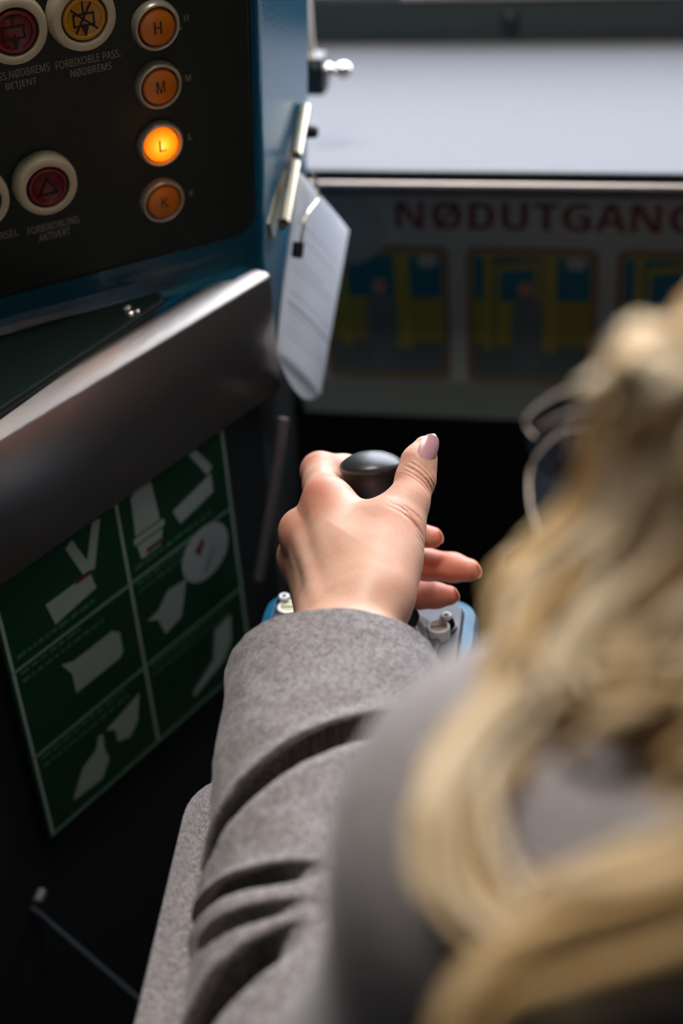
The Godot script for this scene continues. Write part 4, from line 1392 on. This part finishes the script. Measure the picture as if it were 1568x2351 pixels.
	bone(neck + Vector3(0.03, -0.035, 0.02), sh_r, 0.058, 0.046, 0.03, 0)
	bone(sh_r, elbow_r, 0.049, 0.050, 0.02, 0)
	bone(elbow_r, elbow_r.lerp(wrist_r, 0.9), 0.050, 0.036, 0.02, 0)
	bone(neck + Vector3(-0.06, -0.13, 0.0), pelvis + Vector3(-0.06, 0.02, 0), 0.105, 0.115, 0.06, 0)
	bone(neck + Vector3(0.06, -0.13, 0.0), pelvis + Vector3(0.06, 0.02, 0), 0.105, 0.115, 0.06, 0)
	st = SurfaceTool.new()
	st.begin(Mesh.PRIMITIVE_TRIANGLES)
	add_field(st, 0.008, Vector3(-0.10, 0.36, -0.46), Vector3(0.54, 1.2, 0.26), plain_tone, 0)
	obj("jacket", st.commit(), M.wool3, person)
	# ---- trousers and shoes, out of the picture below
	clear_field()
	for s in [-1, 1]:
		var hip := pelvis + Vector3(0.085 * s, -0.02, -0.02)
		var knee := Vector3(0.235 + 0.12 * s, 0.53, -0.40)
		var ank := Vector3(0.235 + 0.12 * s, 0.11, -0.44)
		bone(hip, knee, 0.090, 0.063, 0.05, 0)
		bone(knee, ank, 0.062, 0.052, 0.03, 0)
	bone(pelvis + Vector3(-0.06, 0, 0), pelvis + Vector3(0.06, 0, 0), 0.118, 0.118, 0.04, 0)
	st = SurfaceTool.new()
	st.begin(Mesh.PRIMITIVE_TRIANGLES)
	add_field(st, 0.012, Vector3(-0.02, 0.03, -0.56), Vector3(0.5, 0.68, 0.24), plain_tone, 0)
	obj("trousers", st.commit(), M.trousers, person)
	for s in [-1, 1]:
		clear_field()
		var f := Vector3(0.235 + 0.12 * s, 0.045, -0.40)
		bone(f, f + Vector3(0.012 * s, -0.008, -0.17), 0.044, 0.036, 0.02, 0)
		bone(f, f + Vector3(0, 0.04, -0.03), 0.042, 0.040, 0.02, 0)
		st = SurfaceTool.new()
		st.begin(Mesh.PRIMITIVE_TRIANGLES)
		add_field(st, 0.010, f - Vector3(0.1, 0.06, 0.28), f + Vector3(0.1, 0.14, 0.1), plain_tone, 0)
		obj("shoe", st.commit(), M.shoe, person)
	for s in [-1, 1]:
		obj("eye", lathe([Vector2(0.0001, 0.0115), Vector2(0.006, 0.0098), Vector2(0.0105, 0.005), Vector2(0.0115, 0), Vector2(0.0105, -0.005), Vector2(0.0001, -0.0115)], 20), M.white_ring, person, frame(fs, Vector3.UP, fd, head + fs * 0.031 * s + fd * 0.071 + Vector3.UP * 0.002))
	build_hair(person, head, neck)
	# seat under the driver
	var seat := thing("driver_seat", "dark upholstered driver's seat under the person", "seat", Vector3(0.24, 0, 0.08))
	var sx := Transform3D(Basis(az(96), Vector3.UP, -az(6)), Vector3(0.23, 0.36, -0.02))
	obj("cushion", rbox(0.46, 0.09, 0.48, 0.03), M.seat, seat, sx)
	obj("backrest", rbox(0.44, 0.55, 0.08, 0.03), M.seat, seat, sx * Transform3D(Basis(Vector3.RIGHT, -0.12), Vector3(0, 0.30, 0.26)))
	obj("pedestal", lathe(crisp([Vector2(0.2, 0.0), Vector2(0.2, 0.03), Vector2(0.06, 0.06), Vector2(0.06, 0.32), Vector2(0.0001, 0.32)]), 32), M.dark, seat, Transform3D(Basis(Vector3.RIGHT, -PI / 2), Vector3(0.23, 0.0, 0.0)))

func lock_rows(path: PackedVector3Array, r: float, flat: float, seg: int) -> Array:
	var rows := []
	var n := path.size()
	for i in n:
		var t := (path[mini(i + 1, n - 1)] - path[maxi(i - 1, 0)]).normalized()
		var s := t.cross(Vector3(0.2, 0.9, 0.3)).normalized()
		var b := s.cross(t)
		var e := float(i) / (n - 1)
		var w := r * (0.35 + 0.65 * sin(PI * clampf(e * 0.92 + 0.08, 0, 1)))
		var row := PackedVector3Array()
		for q in seg:
			var a := TAU * q / seg
			row.append(path[i] + s * (cos(a) * w) + b * (sin(a) * w * flat))
		rows.append(row)
	return rows

func add_lock(st: SurfaceTool, path: PackedVector3Array, r: float, color: Color, flat := 0.5, seg := 6):
	st.set_color(color)
	add_rows(st, lock_rows(path, r, flat, seg), true, false)

func build_hair(person: Node3D, head: Vector3, neck: Vector3):
	rng.seed = 23
	var hm := mat(Color.WHITE, 0.45, 0.0, 0.5)
	hm.vertex_color_use_as_albedo = true
	var tones := [c8(228, 204, 168), c8(218, 188, 142), c8(234, 216, 186), c8(204, 168, 116), c8(228, 206, 172)]
	var pick := func() -> Color: return (tones[rng.randi() % 5] as Color).srgb_to_linear()
	# cap of hair over the skull
	clear_field()
	var fd := az(-4)
	bone(head + Vector3.UP * 0.022 - fd * 0.024, head + Vector3.UP * 0.028 + fd * 0.004, 0.089, 0.083, 0.03, 0)
	bone(head - fd * 0.035, neck + Vector3(0, -0.02, 0.05), 0.082, 0.060, 0.04, 0)
	var st := SurfaceTool.new()
	st.begin(Mesh.PRIMITIVE_TRIANGLES)
	add_field(st, 0.008, head - Vector3(0.14, 0.28, 0.16), head + Vector3(0.14, 0.14, 0.18), func(_p: Vector3, _g: Vector3) -> Color: return c8(196, 172, 120).srgb_to_linear(), 0)
	obj("hair_cap", st.commit(), hm, person)
	# long waves: left outline L, inner line R, in the order from the head down onto the shoulder
	st = SurfaceTool.new()
	st.begin(Mesh.PRIMITIVE_TRIANGLES)
	var left := [Vector3(0.125, 1.27, -0.20), at(1700, 640, 0.245), at(1450, 815, 0.255), at(1385, 960, 0.265), at(1350, 1130, 0.275), at(1195, 1290, 0.285), at(1168, 1420, 0.284), at(1200, 1540, 0.280)]
	var right := [Vector3(0.115, 1.28, -0.15), at(2250, 750, 0.205), at(2150, 950, 0.215), at(2050, 1150, 0.222), at(1950, 1350, 0.230), at(1850, 1500, 0.238), at(1720, 1620, 0.245), at(1600, 1700, 0.250)]
	for n in 620:
		var w := pow(rng.randf(), 0.9)
		var deep := rng.randf_range(-0.016, 0.016)
		var ph0 := rng.randf() * TAU
		var amp := rng.randf_range(0.001, 0.005)
		var cut := rng.randf_range(0.72, 1.0)
		var pts := []
		for k in left.size():
			var p: Vector3 = (left[k] as Vector3).lerp(right[k], w)
			p += cam_f * deep * (0.4 + 0.1 * k) + cam_r * amp * sin(ph0 + k * 1.3) + cam_u * amp * cos(ph0 + k * 1.1)
			pts.append(p)
		var all := spline(pts, 40)
		all = all.slice(0, int(40 * cut))
		add_lock(st, all, rng.randf_range(0.0014, 0.0032), pick.call())
	# ends that lie over the back of the shoulder and curl
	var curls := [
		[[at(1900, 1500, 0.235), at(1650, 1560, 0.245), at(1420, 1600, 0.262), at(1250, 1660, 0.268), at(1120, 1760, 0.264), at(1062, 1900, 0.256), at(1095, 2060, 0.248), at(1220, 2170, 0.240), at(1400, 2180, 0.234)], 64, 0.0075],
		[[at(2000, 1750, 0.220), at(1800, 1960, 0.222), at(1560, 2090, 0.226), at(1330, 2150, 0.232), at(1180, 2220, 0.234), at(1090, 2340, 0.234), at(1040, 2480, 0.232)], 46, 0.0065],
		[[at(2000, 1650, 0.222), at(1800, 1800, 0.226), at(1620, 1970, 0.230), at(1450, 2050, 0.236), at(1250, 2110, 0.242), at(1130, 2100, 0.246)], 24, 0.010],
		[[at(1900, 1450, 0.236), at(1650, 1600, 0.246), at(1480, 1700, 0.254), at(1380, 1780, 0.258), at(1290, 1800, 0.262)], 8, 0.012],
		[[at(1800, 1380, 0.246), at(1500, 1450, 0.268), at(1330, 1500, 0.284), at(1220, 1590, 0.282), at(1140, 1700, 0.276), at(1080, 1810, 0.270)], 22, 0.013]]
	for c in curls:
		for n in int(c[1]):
			var pts := []
			var sh := Vector3(rng.randfn(), rng.randfn(), rng.randfn()) * float(c[2]) * 0.5
			var ph0 := rng.randf() * TAU
			for k in c[0].size():
				var tight := 1.0 if k < 4 else 0.7
				pts.append((c[0][k] as Vector3) + sh * tight + cam_r * 0.0025 * sin(ph0 + k * 1.4) + cam_u * 0.0025 * cos(ph0 + k))
			var tone: Color = pick.call()
			add_lock(st, spline(pts, 32), rng.randf_range(0.0015, 0.0030), tone.lerp(c8(120, 92, 46).srgb_to_linear(), 0.5))  # the darker mix puts the shade on these lower curls into their colour
	# back and far side of the head
	for n in 120:
		var a := rng.randf_range(0.15, TAU * 0.58)
		var r0 := Vector3(cos(a) * 0.085, rng.randf_range(0.0, 0.08), sin(a) * 0.085)
		var o := Vector3(cos(a), 0, sin(a))
		var top := head + r0
		add_lock(st, spline([top, head + o * 0.100 + Vector3.DOWN * 0.06, neck + o * 0.095 + Vector3.UP * 0.02, neck + o * rng.randf_range(0.09, 0.125) + Vector3.DOWN * rng.randf_range(0.06, 0.14)], 20), rng.randf_range(0.004, 0.008), pick.call())
	st.generate_normals()
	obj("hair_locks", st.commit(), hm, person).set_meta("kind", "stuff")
	# single stray hairs that arc away from the mass
	st = SurfaceTool.new()
	st.begin(Mesh.PRIMITIVE_TRIANGLES)
	for q in [[[1420, 985, 0.33], [1300, 985, 0.40], [1225, 1060, 0.43], [1216, 1150, 0.43], [1245, 1240, 0.42], [1310, 1310, 0.38]], [[1200, 1230, 0.38], [1148, 1270, 0.40], [1150, 1310, 0.40], [1190, 1350, 0.38]], [[1450, 880, 0.34], [1330, 884, 0.37], [1240, 930, 0.40], [1205, 970, 0.42], [1230, 1005, 0.42]], [[1400, 940, 0.35], [1300, 950, 0.38], [1230, 985, 0.40]]]:
		var pts := []
		for p in q: pts.append(at(p[0], p[1], p[2]))
		add_lock(st, spline(pts, 30), 0.0005, c8(226, 210, 196).srgb_to_linear(), 0.8, 5)
	st.generate_normals()
	obj("stray_hairs", st.commit(), hm, person)
	# the dark rounded fitting beyond, half hidden by the hair
	var df := thing("round_fitting", "dark rounded fitting with a flared cap, half hidden behind the blond hair", "fitting", at(1300, 1160, 0.86))
	var fx := frame(az(103), -az(13).cross(az(103)).normalized(), Vector3.UP, at(1305, 1010, 0.86))
	obj("cap", lathe(crisp([Vector2(0.0001, 0.012), Vector2(0.012, 0.011), Vector2(0.022, 0.006), Vector2(0.026, 0.0), Vector2(0.024, -0.006), Vector2(0.017, -0.010)]), 40), mat(c8(44, 50, 58), 0.4), df, fx)
	obj("barrel", lathe(crisp([Vector2(0.016, -0.008), Vector2(0.021, -0.02), Vector2(0.0215, -0.06), Vector2(0.019, -0.085), Vector2(0.0001, -0.09)]), 40), mat(c8(104, 112, 122), 0.5), df, fx)
